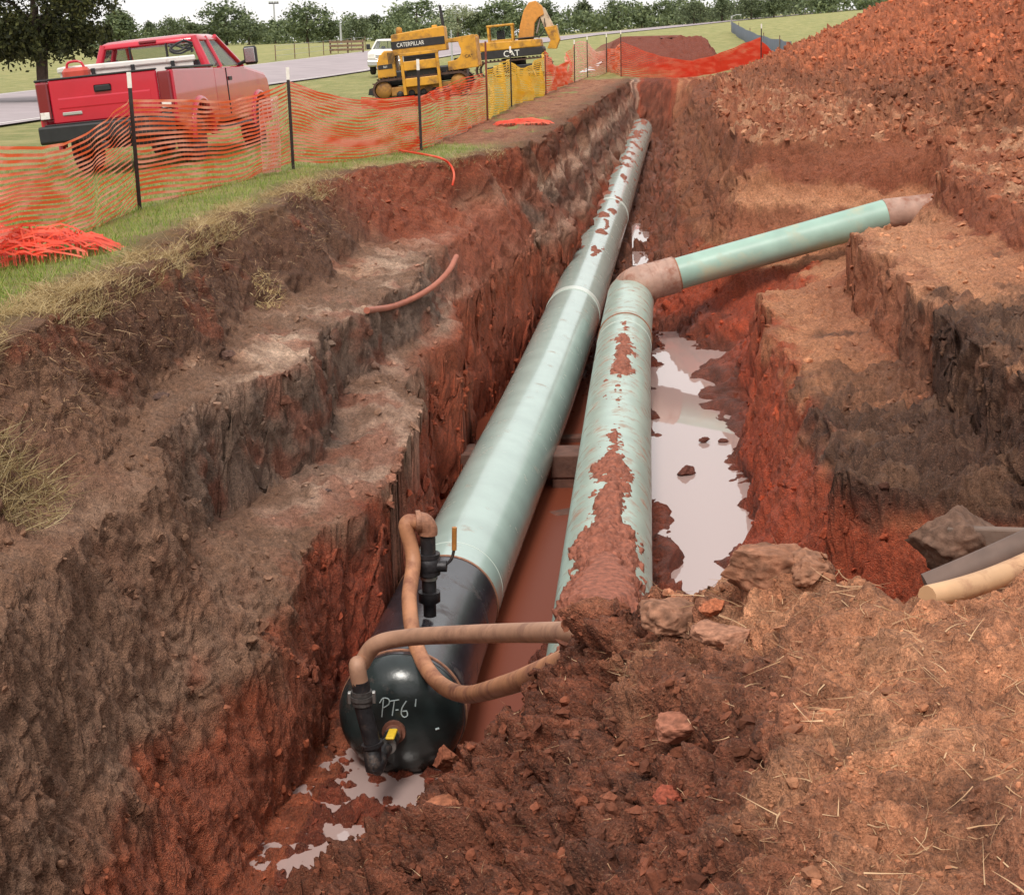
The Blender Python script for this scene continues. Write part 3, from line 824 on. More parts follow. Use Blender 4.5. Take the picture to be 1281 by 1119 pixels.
R1, R2 = .455, .38
PA = Path(P1, 300)
main = empty('pipeline', tuple(P1[0]+np.array([0, 0, -R1])))
tag(main, 'long thick green coated pipeline with black capped near end, lying along the trench', 'pipeline')
inv = Matrix.Translation(-main.location)
def child_world(o):                                     # parts are modelled in world space
    o.matrix_parent_inverse = inv; return o
s_ring = PA.near(13.4)
s_j1 = PA.near(float(W(722, 380, -2.5)[1])); s_j2 = PA.near(float(W(790, 250, -2.0)[1]))
child_world(pipe_part(PA, 0.0, s_ring, R1+.006, M_BLACKC, 'black_coated_section', main)).__setitem__('label', 'glossy black coated near section')
child_world(pipe_part(PA, s_ring, s_ring+.035, R1+.012, M_WELD, 'coating_edge', main, step=.02))
for a, b in ((s_ring+.035, s_j1), (s_j1+.28, s_j2), (s_j2+.3, PA.len)):
    child_world(pipe_part(PA, a, b, R1, M_GREEN, 'pipe_section', main))
child_world(pipe_part(PA, s_ring+.42, s_ring+.432, R1+.003, M_PALE, 'chalk_ring', main, step=.02))
child_world(pipe_part(PA, s_j1, s_j1+.28, R1+.008, M_PALE, 'joint_band', main, step=.1))
child_world(pipe_part(PA, s_j2, s_j2+.3, R1+.008, M_PALE, 'joint_band', main, step=.1))
# elliptical head
c0, ax, rgt, up = PA.frame(.02)
HD = .27
cap = MB(); prof = [(R1+.004, .06), (R1+.004, 0.0)]
for k in range(1, 17):
    a = k/17*math.pi/2
    prof.append(((R1+.004)*math.cos(a)**.85, -HD*math.sin(a)))
vs = []; fs = []
seg = 64
for r_, h_ in prof:
    for k in range(seg):
        a = 2*math.pi*k/seg
        vs.append(c0+(rgt*math.cos(a)+up*math.sin(a))*r_+ax*h_)
for i in range(len(prof)-1):
    for k in range(seg):
        k2 = (k+1) % seg
        fs.append((i*seg+k, i*seg+k2, (i+1)*seg+k2, (i+1)*seg+k))
fs.append(tuple((len(prof)-1)*seg+k for k in range(seg)))
capo = child_world(cap.add(vs, fs, True).build('end_cap', M_CAP, main))
capo['label'] = 'domed black end cap with chalk marks'
child_world(pipe_part(PA, .06, .085, R1+.014, M_WELD, 'weld_bead', main, step=.01))
def on_dome(u, v, lift=.004):
    q = min(.99, math.hypot(u, v)/(R1+.004))
    h = HD*math.sqrt(max(0, 1-q**(2/.85)))
    return c0+rgt*u+up*v-ax*(h+lift)
# chalk writing on the cap: P T - 6
ch = MB()
def stroke(pp, mb, r=.0045):
    pp = smooth_path(pp, 14) if len(pp) > 2 else [np.array(pp[0]), np.array(pp[0])*.5+np.array(pp[1])*.5, np.array(pp[1])]
    mb.tube([on_dome(p[0], p[1]) for p in pp], r, 6)
ox, oy, k = -.105, .075, 1.15
for g in ([(0, 0), (.012, .11)], [(-.012, .085), (.01, .115), (.045, .11), (.045, .08), (.012, .058)],
          [(.05, .098), (.11, .108)], [(.08, .1), (.066, .01)], [(.088, .045), (.105, .047)],
          [(.155, .1), (.128, .06), (.122, .02), (.14, 0), (.16, .012), (.155, .04), (.13, .038)]):
    stroke([(ox+x*k, oy+y*k) for x, y in g], ch)
wr = ch.build('chalk_writing', M_CHALK, capo); wr['label'] = 'chalk writing PT-6'; wr['kind'] = 'stuff'
for a_, b_, r_ in (((.14, .20), (.135, .15), .005), ((.27, -.03), (.295, -.025), .008)):
    o = MB().tube([on_dome(*a_), on_dome(*b_)], r_, 6).build('chalk_tick', M_CHALK, capo)
# mud lying on the far stretch of the main pipe
def mud_far(S, A):
    p = np.array([PA.at(t) for t in S[:, 0]])
    y = p[:, 1][:, None]+0*S
    n1 = fbm(S/1.6, A*1.2, S*0+5, 3); n2 = fbm(S/.25, A*4, S*0+9, 2)
    sl = np.cos(A-2.0)
    t = -.62+.9*n1+.3*n2+.38*sl*sstep(26, 34, y)+.16*sstep(33, 50, y)
    t = t-.6*(1-sstep(27, 31, y))
    return np.clip(t, -1, .35)*.12
child_world(mud_on(PA, R1, mud_far, PA.near(28), PA.len-.3, .3, 2.9, 'mud_crust', main, M_MUD, 420, 46))

# second pipe with elbow and branch arm
arm_a, arm_b = WY(846, 343, 25.6), WY(1108, 269, 25.9)
PB = Path([P2[0]-(P2[1]-P2[0])*1.0]+P2, 160)
branch = empty('branch_pipeline', tuple(P2[0]+np.array([0, 0, -R2])))
tag(branch, 'narrower muddy green pipe beside the main one, bending right into a branch arm', 'pipeline')
inv = Matrix.Translation(-branch.location)
s_e = PB.near(float(W(783, 405, -2.2)[1]))
child_world(pipe_part(PB, 0, PB.len, R2, M_GREEN2, 'pipe_section', branch))
child_world(pipe_part(PB, s_e, s_e+.05, R2+.012, M_WELD, 'weld_bead', branch, step=.02))
child_world(pipe_part(PB, s_e-.55, s_e-.53, R2+.005, M_PALE, 'chalk_ring', branch, step=.02))
e0 = PB.at(PB.len); ed = PB.frame(PB.len-.1)[1]; ad = (arm_b-arm_a)/np.linalg.norm(arm_b-arm_a)
EP = Path([e0-ed*.02, e0+ed*.24+ad*.05, arm_a-ad*.62, arm_a-ad*.3, arm_a], 60)
RA = .255
child_world(pipe_part(EP, 0, EP.len, lambda t: R2+.008+(RA+.03-R2)*sstep(.1, .75, t/EP.len), M_WRAP, 'wrapped_elbow', branch, step=.06))
for q in np.linspace(.25, .92, 7):
    child_world(pipe_part(EP, EP.len*q, EP.len*q+.02, R2+.014+(RA+.03-R2)*float(sstep(.1, .75, q)), M_WRAP, 'wrap_edge', branch, step=.02))
AP = Path([arm_a-ad*.02, (arm_a+arm_b)/2, arm_b], 30)
child_world(pipe_part(AP, 0, AP.len, RA, mat('branch_green_coating', lin(150, 180, 166), .4, var=.12, vscale=2.5, dirt=lin(176, 176, 150), dscale=1.8, damount=.35, bump=.04, bscale=50), 'branch_arm', branch))
child_world(pipe_part(AP, .02, .05, RA+.01, M_WELD, 'seal_ring', branch, step=.03))
BP = Path([arm_b-ad*.02, arm_b+ad*.4+np.array([0, 0, -.02]), arm_b+ad*.75+np.array([0, 0, -.12])], 20)
child_world(pipe_part(BP, 0, BP.len, RA+.01, M_WRAP, 'wrapped_end', branch))
def mud_near(S, A):
    p = np.array([PB.at(t) for t in S[:, 0]]); y = p[:, 1][:, None]+0*S
    n1 = fbm(S/.7, A*1.1, S*0+2, 3); n2 = fbm(S/.12, A*3.3, S*0+4, 3); n4 = fbm(S/.05, A*8, S*0+6, 2)
    w = np.interp(y, [9, 11.5, 13, 14.6, 15.4, 16.2, 17.5, 18.6, 20.6, 21.2, 22], [1.3, .9, .5, .36, .28, -.1, .06, .26, .26, -.1, -.3])
    t = w-np.abs(A-1.5)*1.25+.55*n1+.34*n2+.25*n4
    return np.clip(t, -1, .7)*.12*np.interp(y, [9, 12, 15, 22], [1.5, 1.2, .9, .6])
child_world(mud_on(PB, R2, mud_near, .8, PB.near(22), .1, 3.0, 'mud_crust', branch, M_MUD, 620, 120))

# ------------------------------------------------------------------ valves on the capped end
def ring_pts(c, d, n=2): return c
def pfit(mb, a, b, r, seg=16):
    mb.tube([a, b], r, seg); return mb
pole = c0-ax*HD+up*-.03+rgt*-.02
val = empty('cap_valve', tuple(pole)); inv = Matrix.Translation(-val.location)
tag(val, 'black pipe fitting with yellow lever valve low on the domed end cap', 'valve')
o_ = -ax
m = MB(); pfit(m, pole-o_*.06, pole+o_*.09, .062); pfit(m, pole+o_*.0, pole+o_*.03, .085)
child_world(m.build('nozzle', mat('rusted_nozzle', lin(120, 78, 62), .6, var=.3, vscale=20, bump=.2), val))
m = MB(); pfit(m, pole+o_*.085, pole+o_*.12, .058); child_world(m.build('collar', M_STEEL, val))
m = MB(); m.tube([pole+o_*t for t in (.11, .13, .17, .21, .23)], [.045, .058, .062, .058, .045], 16); child_world(m.build('valve_body', M_IRON, val))
elb = pole+o_*.44+rgt*-.05+up*-.05
m = MB(); pfit(m, pole+o_*.22, elb, .045); child_world(m.build('connecting_pipe', M_IRON, val))
m = MB(); pfit(m, pole+o_*.26, pole+o_*.285, .058); child_world(m.build('collar', M_STEEL, val))
rise = elb+np.array([-.085, .02, .42])
m = MB(); m.tube(smooth_path([elb-o_*.06, elb, elb+np.array([-.015, -.02, -.02])+o_*.03, elb+np.array([-.03, .0, .08]), elb+(rise-elb)*.3], 16), .062, 16); child_world(m.build('elbow', M_IRON, val))
m = MB(); pfit(m, elb+(rise-elb)*.28, elb+(rise-elb)*.34, .076); pfit(m, elb+(rise-elb)*.3, rise, .058); child_world(m.build('riser', M_IRON, val))
m = MB()
hv = pole+o_*.16+up*.05+rgt*.02
fr = Matrix(((rgt[0], o_[0], up[0], hv[0]), (rgt[1], o_[1], up[1], hv[1]), (rgt[2], o_[2], up[2], hv[2]), (0, 0, 0, 1)))
m.box(-.03, .032, -.01, .16, .012, .03, .006); m.xf(fr); lv = child_world(m.build('lever', M_YEL, val)); lv['label'] = 'yellow lever grip'
m = MB(); m.box(-.018, .018, -.05, 0, -.02, .02, .005); m.xf(fr); child_world(m.build('lever_stem', M_STEEL, val))
m = MB(); c = rise
for q, r in ((0, .07), (.035, .078), (.07, .07)): pfit(m, c+np.array([0, 0, q]), c+np.array([0, 0, q+.03]), r)
child_world(m.build('hose_coupling', mat('grey_cast_coupling', lin(92, 88, 86), .5, metal=.5, var=.35, vscale=25, bump=.3), val))
for sx in (-1, 1):
    m = MB(); m.box(-.012, .012, -.02, .02, -.03, .05, .004); m.xf(Matrix.Translation(Vector(c+np.array([sx*.082, 0, .04])))); child_world(m.build('cam_ear', M_STEEL, val))
m = MB(); pfit(m, c+np.array([0, 0, .1]), c+np.array([-.005, 0, .17]), .062); child_world(m.build('hose_tail', M_IRON, val))
hose_a0 = c+np.array([-.004, 0, .12])

def hose(name, pp, r, m, label, n=90, clamps=()):
    path = smooth_path(pp, n)
    root = empty(name, tuple(pp[-1])); tag(root, label, 'hose', 'tan hoses on the capped end' if 'capped' in label else None)
    global inv
    inv = Matrix.Translation(-root.location)
    child_world(MB().tube(path, r, 14).build('hose_body', m, root))
    return root
hose('discharge_hose', [hose_a0, hose_a0+np.array([-.015, 0, .16]), WY(452, 830, 10.2), WY(470, 806, 10.15), WY(510, 797, 10.0), WY(580, 793, 9.4), WY(660, 791, 8.5), WY(735, 791, 7.4), WY(800, 795, 6.8), WY(860, 830, 6.9)],
     .058, M_HOSE, 'smooth tan hose arching from cap valve and running level to the dirt bank', 120)

# second valve stands on top of the black section
vb = W(538, 772, -2.56)
vb[2] = float(p1f(vb[1])[1])+R1-.01
v2 = empty('riser_valve', tuple(vb)); inv = Matrix.Translation(-v2.location)
tag(v2, 'tall black riser with orange-brown lever valve standing on the black pipe', 'valve')
zt = lambda q: vb+np.array([.012*q, 0, q])
m = MB(); m.tube([zt(0), zt(.10), zt(.12), zt(.2)], [.05, .05, .085, .085], 18); child_world(m.build('reducer', M_IRON, v2))
m = MB(); pfit(m, zt(.19), zt(.34), .056); child_world(m.build('nipple', M_IRON, v2))
m = MB(); pfit(m, zt(.30), zt(.325), .066); child_world(m.build('collar', M_STEEL, v2))
m = MB(); m.tube([zt(t) for t in (.33, .36, .41, .46, .49)], [.065, .088, .095, .088, .065], 18)
for t in (.34, .48): pfit(m, zt(t), zt(t+.03), .09)
m.tube([zt(.41)+np.array([.05, -.02, 0]), zt(.41)+np.array([.14, -.03, 0])], .045, 12)
child_world(m.build('valve_body', M_IRON, v2))
m = MB(); h0 = zt(.41)+np.array([.13, -.03, .01])
m.tube(smooth_path([h0, h0+np.array([.05, 0, .05]), h0+np.array([.075, 0, .14])], 10), .012, 8); child_world(m.build('lever_arm', M_IRON, v2))
m = MB(); m.tube([h0+np.array([.072, 0, .12]), h0+np.array([.08, 0, .30])], .02, 10); lv = child_world(m.build('lever', M_BROWNGRIP, v2)); lv['label'] = 'orange-brown lever grip'
m = MB(); pfit(m, zt(.5), zt(.66), .058); child_world(m.build('upper_nipple', M_IRON, v2))
m = MB(); top = zt(.66)
m.tube(smooth_path([top, top+np.array([0, 0, .05]), top+np.array([-.03, -.01, .1]), top+np.array([-.09, -.02, .11])], 14), .075, 16); child_world(m.build('hose_elbow', M_WELD, v2))
m = MB(); m.tube([top+np.array([-.05, -.015, .112]), top+np.array([-.085, -.02, .112])], .085, 16); child_world(m.build('hose_clamp', M_WELD, v2))
hb = top+np.array([-.07, -.02, .11])
hose('looped_hose', [hb, hb+np.array([-.09, -.02, -.02]), WY(517, 700, 11.6), WY(512, 750, 11.3), WY(520, 805, 10.9), WY(543, 848, 10.45), WY(580, 868, 9.8), WY(635, 856, 8.1), WY(695, 832, 7.1), WY(730, 817, 6.65), WY(780, 808, 6.2)],
     .058, M_HOSE2, 'mud-streaked orange-tan hose looping down from riser valve across the black pipe', 140)

# timbers under the pipes
def timber(name, a, b, w, h, label, group=None):
    a, b = np.array(a), np.array(b); L_ = np.linalg.norm(b-a)
    root = MB(); root.box(0, L_, -w/2, w/2, -h, 0, .012)
    o = root.build(name, M_TIMBER); o.location = a
    o.rotation_euler = (random.uniform(-.05, .05), -math.asin((b[2]-a[2])/L_), math.atan2(b[1]-a[1], b[0]-a[0]))
    tag(o, label, 'timber', group); return o
timber('skid_timber', (-1.02, 20.3, -3.33), (1.25, 20.5, -3.3), .22, .2, 'muddy timber laid crosswise under both pipes, farther and higher of the skids', 'timber skids')
timber('skid_timber', (-.98, 19.2, -3.52), (1.1, 19.5, -3.5), .24, .22, 'dark wet timber under the pipes just in front of the highest skid', 'timber skids')
timber('skid_timber', (-.1, 17.0, -3.42), (.75, 17.2, -3.34), .2, .2, 'short broken timber end in the dark water between the pipes', 'timber skids')

def block(loc, size, rz, label):
    root = empty('timber_crib', loc); root.rotation_euler[2] = rz; tag(root, label, 'timber crib', 'timber cribs beside the pipes')
    w, d, h = size
    MB().box(-w/2, w/2, -d/2, d/2, h*.52, h, .015).build('top_timber', M_TIMBER, root)
    for y in (-d*.32, d*.32): MB().box(-w*.46, w*.46, y-.07, y+.07, h*.2, h*.515, .012).build('cross_timber', M_TIMBER, root)
    MB().box(-w/2, w/2, -d/2, d/2, -.1, h*.195, .015).build('bottom_timber', M_TIMBER, root)
block((-.68, 18.5, -3.55), (.52, .5, .6), .05, 'stacked muddy timbers wedged between left trench wall and main pipe')
block((.64, 18.4, -3.55), (.36, .5, .58), -.05, 'stacked muddy timbers standing between the two pipes')
# ------------------------------------------------------------------ steel posts and safety netting
M_POST = mat('dark_steel_post', lin(52, 44, 44), .6, metal=.3, var=.3, vscale=12)
M_POSTW = mat('white_post_tip', lin(226, 222, 214), .6, var=.1, vscale=20)
M_RUSTP = mat('rusty_post', lin(116, 58, 44), .7, var=.3, vscale=12)
def net_mat(name, c1, c2, sc=1.3):
    m = bpy.data.materials.new(name); m.use_nodes = True
    n, l = m.node_tree.nodes, m.node_tree.links; b = n['Principled BSDF']
    tc = n.new('ShaderNodeTexCoord'); no = n.new('ShaderNodeTexNoise'); no.inputs['Scale'].default_value = sc; no.inputs['Detail'].default_value = 4
    mp = n.new('ShaderNodeMapping'); mp.inputs['Scale'].default_value = (1, 1, 5)
    l.new(tc.outputs['Object'], mp.inputs[0]); l.new(mp.outputs[0], no.inputs['Vector'])
    r = n.new('ShaderNodeMapRange'); r.inputs[1].default_value = .42; r.inputs[2].default_value = .62; l.new(no.outputs['Fac'], r.inputs[0])
    mx = n.new('ShaderNodeMix'); mx.data_type = 'RGBA'; mx.inputs[6].default_value = tuple(c1)+(1,); mx.inputs[7].default_value = tuple(c2)+(1,)
    l.new(r.outputs[0], mx.inputs[0]); l.new(mx.outputs[2], b.inputs['Base Color']); b.inputs['Roughness'].default_value = .45
    tr = n.new('ShaderNodeBsdfTranslucent'); l.new(mx.outputs[2], tr.inputs[0])
    ms = n.new('ShaderNodeMixShader'); ms.inputs[0].default_value = .35
    l.new(b.outputs[0], ms.inputs[1]); l.new(tr.outputs[0], ms.inputs[2]); l.new(ms.outputs[0], n['Material Output'].inputs[0])
    return m
M_NET = net_mat('orange_plastic_net', lin(240, 108, 64), lin(252, 176, 152))  # second colour paints pinkish highlights onto the orange strands
M_NETR = net_mat('red_orange_plastic_net', lin(238, 84, 56), lin(246, 128, 98))
M_NETY = net_mat('yellow_plastic_net', lin(246, 200, 60), lin(248, 212, 110))
M_NETP = net_mat('pink_sheen_net', lin(246, 186, 168), lin(250, 214, 200), 3)  # pink-white sheen of the net painted as its colour
PROJ = np.stack([_R, -_U, _F])
def proj(p):
    q = PROJ @ (np.asarray(p, float)-CAM)
    return 640.5+F_PX*q[0]/q[2], 559.5+F_PX*q[1]/q[2]
post_def = [(-135, 395, 150), (175, 262, 90), (367, 212, 84), (527, 189, 74), (610, 152, 52), (640, 134, 58), (683, 119, 62), (719, 103, 50), (735, 97, 45), (759, 91, 42), (777, 96, 38), (952, 74, 30)]
post_lab = ['steel fence post just beyond the left picture edge', 'dark steel fence post with white tip in front of the red truck', 'dark steel fence post with white tip just right of the truck mirror',
            'dark steel fence post with white tip in front of the bulldozer', 'rust-brown fence post between bulldozer and yellow netting', 'short dark post inside the yellow netting',
            'dark fence post at the right end of the yellow netting', 'thin fence post in the pale pink netting just past the yellow net', 'thin fence post, second past the yellow netting', 'thin white-tipped fence post, third past the yellow netting',
            'fence post where the netting turns across the trench end', 'lone fence post with white tip at the spoil heap end of the red netting']
POSTS = []
for i, ((px, py, pt), lab) in enumerate(zip(post_def, post_lab)):
    b = hit(px, py)
    if i == 0:                                    # the netting runs on out of the picture
        POSTS.append(W(px, py, -.05)); continue
    if i == 11 and b[1] > 70: b = WY(px, py, 66.0); b[2] = float(surf(np.array([b[0]]), np.array([b[1]]))[0][0])
    h = WY(px, pt, b[1])[2]-b[2]
    root = empty('fence_post', tuple(b)); tag(root, lab, 'fence post', 'steel posts of the safety fence')
    m = MB(); m.prism([(-.024, -.004), (.024, -.004), (.024, .004), (.004, .004), (.004, .032), (-.004, .032), (-.004, .004), (-.024, .004)], 2, -.25, h-.18 if i != 4 else h)
    k = .9 if b[1] > 40 else 1.0
    m.xf(Matrix.Diagonal((k*.95, k*.95, 1, 1)))
    m.build('post_shaft', M_RUSTP if i in (4, 6) else M_POST, root)
    if i not in (4, 6):
        m = MB(); m.prism([(-.026, -.006), (.026, -.006), (.026, .006), (.006, .006), (.006, .034), (-.006, .034), (-.006, .006), (-.026, .006)], 2, h-.178, h)
        m.xf(Matrix.Diagonal((.95, .95, 1, 1))); m.build('post_tip', M_POSTW, root)
    POSTS.append(b)
def net_bay(name, parent, A, B, spec, ns, ncol, rw, m, wob=.02, vstep=.09, seed=0, vw=.004, bulge=.06, sagn=.006, skipv=False, off=-.03):
    """netting between two posts; spec = (px, ytop, ybottom) seen along the bay; horizontal ribbons and fine upright threads"""
    A, B = np.array(A), np.array(B)
    t = np.linspace(0, 1, ncol)
    Q = A[None]*(1-t[:, None])+B[None]*t[:, None]
    pxs = np.array([proj(q+np.array([0, 0, .6]))[0] for q in Q])
    sp = np.array(sorted(spec)); 
    zt = np.array([WY(p, np.interp(p, sp[:, 0], sp[:, 1]), q[1])[2] for p, q in zip(pxs, Q)])
    zb = np.array([WY(p, np.interp(p, sp[:, 0], sp[:, 2]), q[1])[2] for p, q in zip(pxs, Q)])
    zb = np.minimum(zb, zt-.05)
    f = np.linspace(0, 1, ns)
    dirn = (B-A)/np.linalg.norm((B-A)[:2]); nrm = np.array([dirn[1], -dirn[0], 0])
    L_ = np.linalg.norm(B-A)
    T, Fr = np.meshgrid(t, f)                                 # rows strands, cols along
    n1 = pnoise(T*L_/2.2+seed*3.1, Fr*2.2+seed, T*0+.5); n2 = pnoise(T*L_/.6+seed*1.7, Fr*5+seed, T*0+2.5); n3 = pnoise(T*L_/.9+seed, Fr*1.3, T*0+7)
    wgt = np.sin(np.pi*T)**.35
    ff = np.clip(Fr+(.11*n1+.008*n2)*wgt*np.sin(np.pi*Fr)**.5, -.02, 1.02)
    Z = zb[None]+(zt-zb)[None]*ff+sagn*n2*wgt
    O = (off+bulge*n3*2*wgt+wob*n2)
    V = Q[None]*1.0+nrm[None, None]*O[..., None]; V[..., 2] = Z
    vs = []; fs = []
    up = np.array([0, 0, rw/2]); lean = nrm*rw*.25
    lo = (V-up-lean).reshape(-1, 3); hi = (V+up+lean).reshape(-1, 3)
    n_ = lo.shape[0]; ii = np.arange(n_).reshape(V.shape[:2])
    q = np.stack([ii[:, :-1], ii[:, 1:], ii[:, 1:]+n_, ii[:, :-1]+n_], -1).reshape(-1, 4)
    allv = np.concatenate([lo, hi])
    if not skipv:
        nv = int(L_/vstep); tv = np.linspace(.01, .99, nv)
        cols = np.stack([np.stack([np.interp(tv, t, V[r, :, k]) for k in range(3)], -1) for r in range(ns)])   # ns,nv,3
        dv = dirn*vw/2
        a = (cols-dv).reshape(-1, 3); b = (cols+dv).reshape(-1, 3); m_ = a.shape[0]; jj = np.arange(m_).reshape(ns, nv)
        q2 = np.stack([jj[:-1], jj[:-1]+m_, jj[1:]+m_, jj[1:]], -1).reshape(-1, 4)+len(allv)
        allv = np.concatenate([allv, a, b]); q = np.concatenate([q, q2])
    root = parent
    o = obj(name, mesh_np(name, allv-np.array(root.location), q, m, smooth=False), root); o['kind'] = 'stuff'
    return o
fence = empty('safety_netting', tuple(POSTS[1])); tag(fence, 'drooping orange plastic safety netting along the grass beside the truck and bulldozer', 'netting')
net_bay('net_bay', fence, POSTS[0], POSTS[1], [(-135, 170, 385), (-60, 188, 368), (0, 185, 344), (60, 185, 330), (95, 180, 312), (120, 165, 300), (145, 147, 280), (175, 124, 250)], 23, 60, .03, M_NET, seed=1, vstep=.12)
net_bay('net_bay', fence, POSTS[1], POSTS[2], [(175, 126, 252), (240, 126, 243), (285, 128, 234), (330, 120, 214), (369, 102, 201)], 21, 50, .032, M_NET, seed=2, vstep=.12)
net_bay('net_fold', fence, POSTS[1]*.26+POSTS[2]*.74, POSTS[1]*.12+POSTS[2]*.88, [(320, 128, 216), (340, 122, 214), (372, 118, 214)], 19, 8, .034, M_NETP, seed=9, vstep=.1, vw=.02, off=.05)
net_bay('net_bay', fence, POSTS[2], POSTS[3], [(367, 103, 200), (400, 116, 203), (450, 126, 202), (490, 127, 194), (527, 121, 187)], 24, 50, .028, M_NET, seed=3, vstep=.12)
net_bay('net_bay', fence, POSTS[3], POSTS[4], [(527, 122, 187), (555, 112, 176), (585, 105, 162), (611, 97, 151)], 20, 40, .03, M_NET, seed=4, vstep=.12)
net_bay('net_roll', fence, POSTS[3], POSTS[4], [(527, 123, 133), (560, 109, 124), (590, 97, 116), (611, 92, 108)], 7, 40, .02, M_NETR, seed=14, vstep=.15, off=-.08)
net_bay('net_roll', fence, POSTS[2]*.45+POSTS[3]*.55, POSTS[3], [(450, 122, 134), (490, 124, 136), (527, 120, 130)], 6, 30, .018, M_NETR, seed=15, vstep=.15, off=-.08)
net_bay('net_bunch', fence, POSTS[2]*.12+POSTS[3]*.88, POSTS[3]*.99+POSTS[4]*.01, [(508, 165, 188), (520, 158, 190), (528, 165, 188)], 9, 12, .02, M_NETR, seed=16, vstep=.06, off=-.1, bulge=.15)
yel = empty('safety_netting', tuple(POSTS[5])); tag(yel, 'torn yellow plastic netting draped between two posts', 'netting')
net_bay('net_bay', yel, POSTS[4], POSTS[5], [(610, 92, 150), (622, 84, 142), (632, 78, 140), (641, 74, 133)], 22, 26, .035, M_NETY, seed=5, vstep=.08, vw=.012, bulge=.15)
net_bay('net_bay', yel, POSTS[5], POSTS[6], [(640, 75, 132), (650, 86, 128), (660, 86, 125), (672, 78, 121), (684, 64, 117)], 22, 40, .04, M_NETY, seed=6, vstep=.08, vw=.014, bulge=.2)
pin = empty('safety_netting', tuple(POSTS[7])); tag(pin, 'sagging pinkish orange netting beyond the yellow one, up to the trench corner', 'netting')
net_bay('net_bay', pin, POSTS[6], POSTS[7], [(683, 64, 117), (695, 84, 110), (706, 82, 105), (719, 56, 102)], 18, 30, .05, M_NET, seed=7, vstep=.12, vw=.012, bulge=.2)
net_bay('net_bay', pin, POSTS[7], POSTS[8], [(718, 55, 102), (727, 52, 99), (736, 54, 96)], 15, 20, .06, M_NETP, seed=8, vstep=.15, vw=.02)
net_bay('net_bay', pin, POSTS[8], POSTS[9], [(735, 54, 96), (747, 66, 94), (759, 64, 91)], 14, 20, .065, M_NETP, seed=18, vstep=.15, vw=.02)
net_bay('net_bay', pin, POSTS[9], POSTS[10], [(758, 62, 91), (768, 62, 93), (778, 53, 96)], 14, 20, .07, M_NET, seed=19, vstep=.15, vw=.02)
crs = empty('safety_netting', tuple((POSTS[10]+POSTS[11])/2)); tag(crs, 'bright red-orange netting slung low across the far end of the trench', 'netting')
net_bay('net_bay', crs, POSTS[10], POSTS[11], [(777, 53, 97), (800, 63, 98), (830, 72, 98), (865, 77, 96), (900, 68, 90), (930, 55, 82), (951, 47, 73)], 18, 70, .045, M_NETR, seed=20, vstep=.12, vw=.016, bulge=.1)
tail = POSTS[11]+np.array([1.6, -1.2, .25])
net_bay('net_bay', crs, POSTS[11], tail, [(945, 48, 74), (958, 58, 74), (966, 68, 76), (990, 74, 80)], 14, 20, .09, M_NETR, seed=21, vstep=.12, vw=.03)
def bunch(label, c, rx, ry, h, m, n, rotz, seed):
    """crumpled netting lying on the ground: ribbons running over a lumpy pile"""
    r = np.random.default_rng(seed); root = empty('bundled_netting', tuple(c)); root.rotation_euler[2] = rotz; tag(root, label, 'netting')
    vs = []; fs = []
    for i in range(n):
        v = -1+2*(i+.5)/n+r.normal(0, .04); tt = np.linspace(-1, 1, 22)
        L_ = math.sqrt(max(.05, 1-v*v))*(1+r.normal(0, .08))
        x = tt*L_*rx; y = v*ry+.12*ry*np.array(pnoise(x*3+seed, tt*0+i*.35, tt*0))
        z = h*np.sqrt(np.clip(1-(x/rx)**2*.9-v*v*.8, .01, 1))*(.55+.6*np.abs(np.array(pnoise(x*4, tt*0+i*.4, tt*0+seed)))) + .015
        w = .014
        for k in range(22):
            vs += [(x[k], y[k]-w, z[k]-.004), (x[k], y[k]+w, z[k]+.01)]
        b = i*44
        fs += [(b+2*k, b+2*k+2, b+2*k+3, b+2*k+1) for k in range(21)]
    b0 = len(vs)
    for j in range(int(n*1.3)):
        xx = r.uniform(-.9, .9)*rx; yy = np.linspace(-.85, .85, 10)*ry*math.sqrt(max(.1, 1-(xx/rx)**2))
        zz = h*math.sqrt(max(.02, 1-(xx/rx)**2))*np.sqrt(np.clip(1-np.linspace(-1, 1, 10)**2, .003, 1))*(.6+.25*r.random())+.02
        b = len(vs)
        for k in range(10): vs += [(xx-.006, yy[k], zz[k]), (xx+.006, yy[k], zz[k])]
        fs += [(b+2*k, b+2*k+1, b+2*k+3, b+2*k+2) for k in range(9)]
    o = obj('net_heap', mesh_np('net_heap', np.array(vs), np.array(fs), m, False), root); o['kind'] = 'stuff'
    return root
bunch('pile of red-orange netting lying on the grass at the left picture edge', hit(10, 330)+np.array([-.1, 0, 0]), 1.1, .6, .38, M_NETR, 46, .35, 3)
bunch('flattened red netting on the bare ground below the yellow netting', hit(655, 157), .62, .5, .16, M_NETR, 26, -.1, 5)
o = MB().tube(smooth_path([hit(500, 192)+np.array([0, 0, .05]), hit(545, 201)+np.array([0, 0, .06]), hit(562, 204)+np.array([0, -.08, .0]), WY(568, 218, hit(562, 204)[1]-.25), WY(566, 232, hit(562, 204)[1]-.3)], 20), .018, 6).build('net_strand', M_NETR)
tag(o, 'orange strand of netting hanging over the trench lip', 'netting')
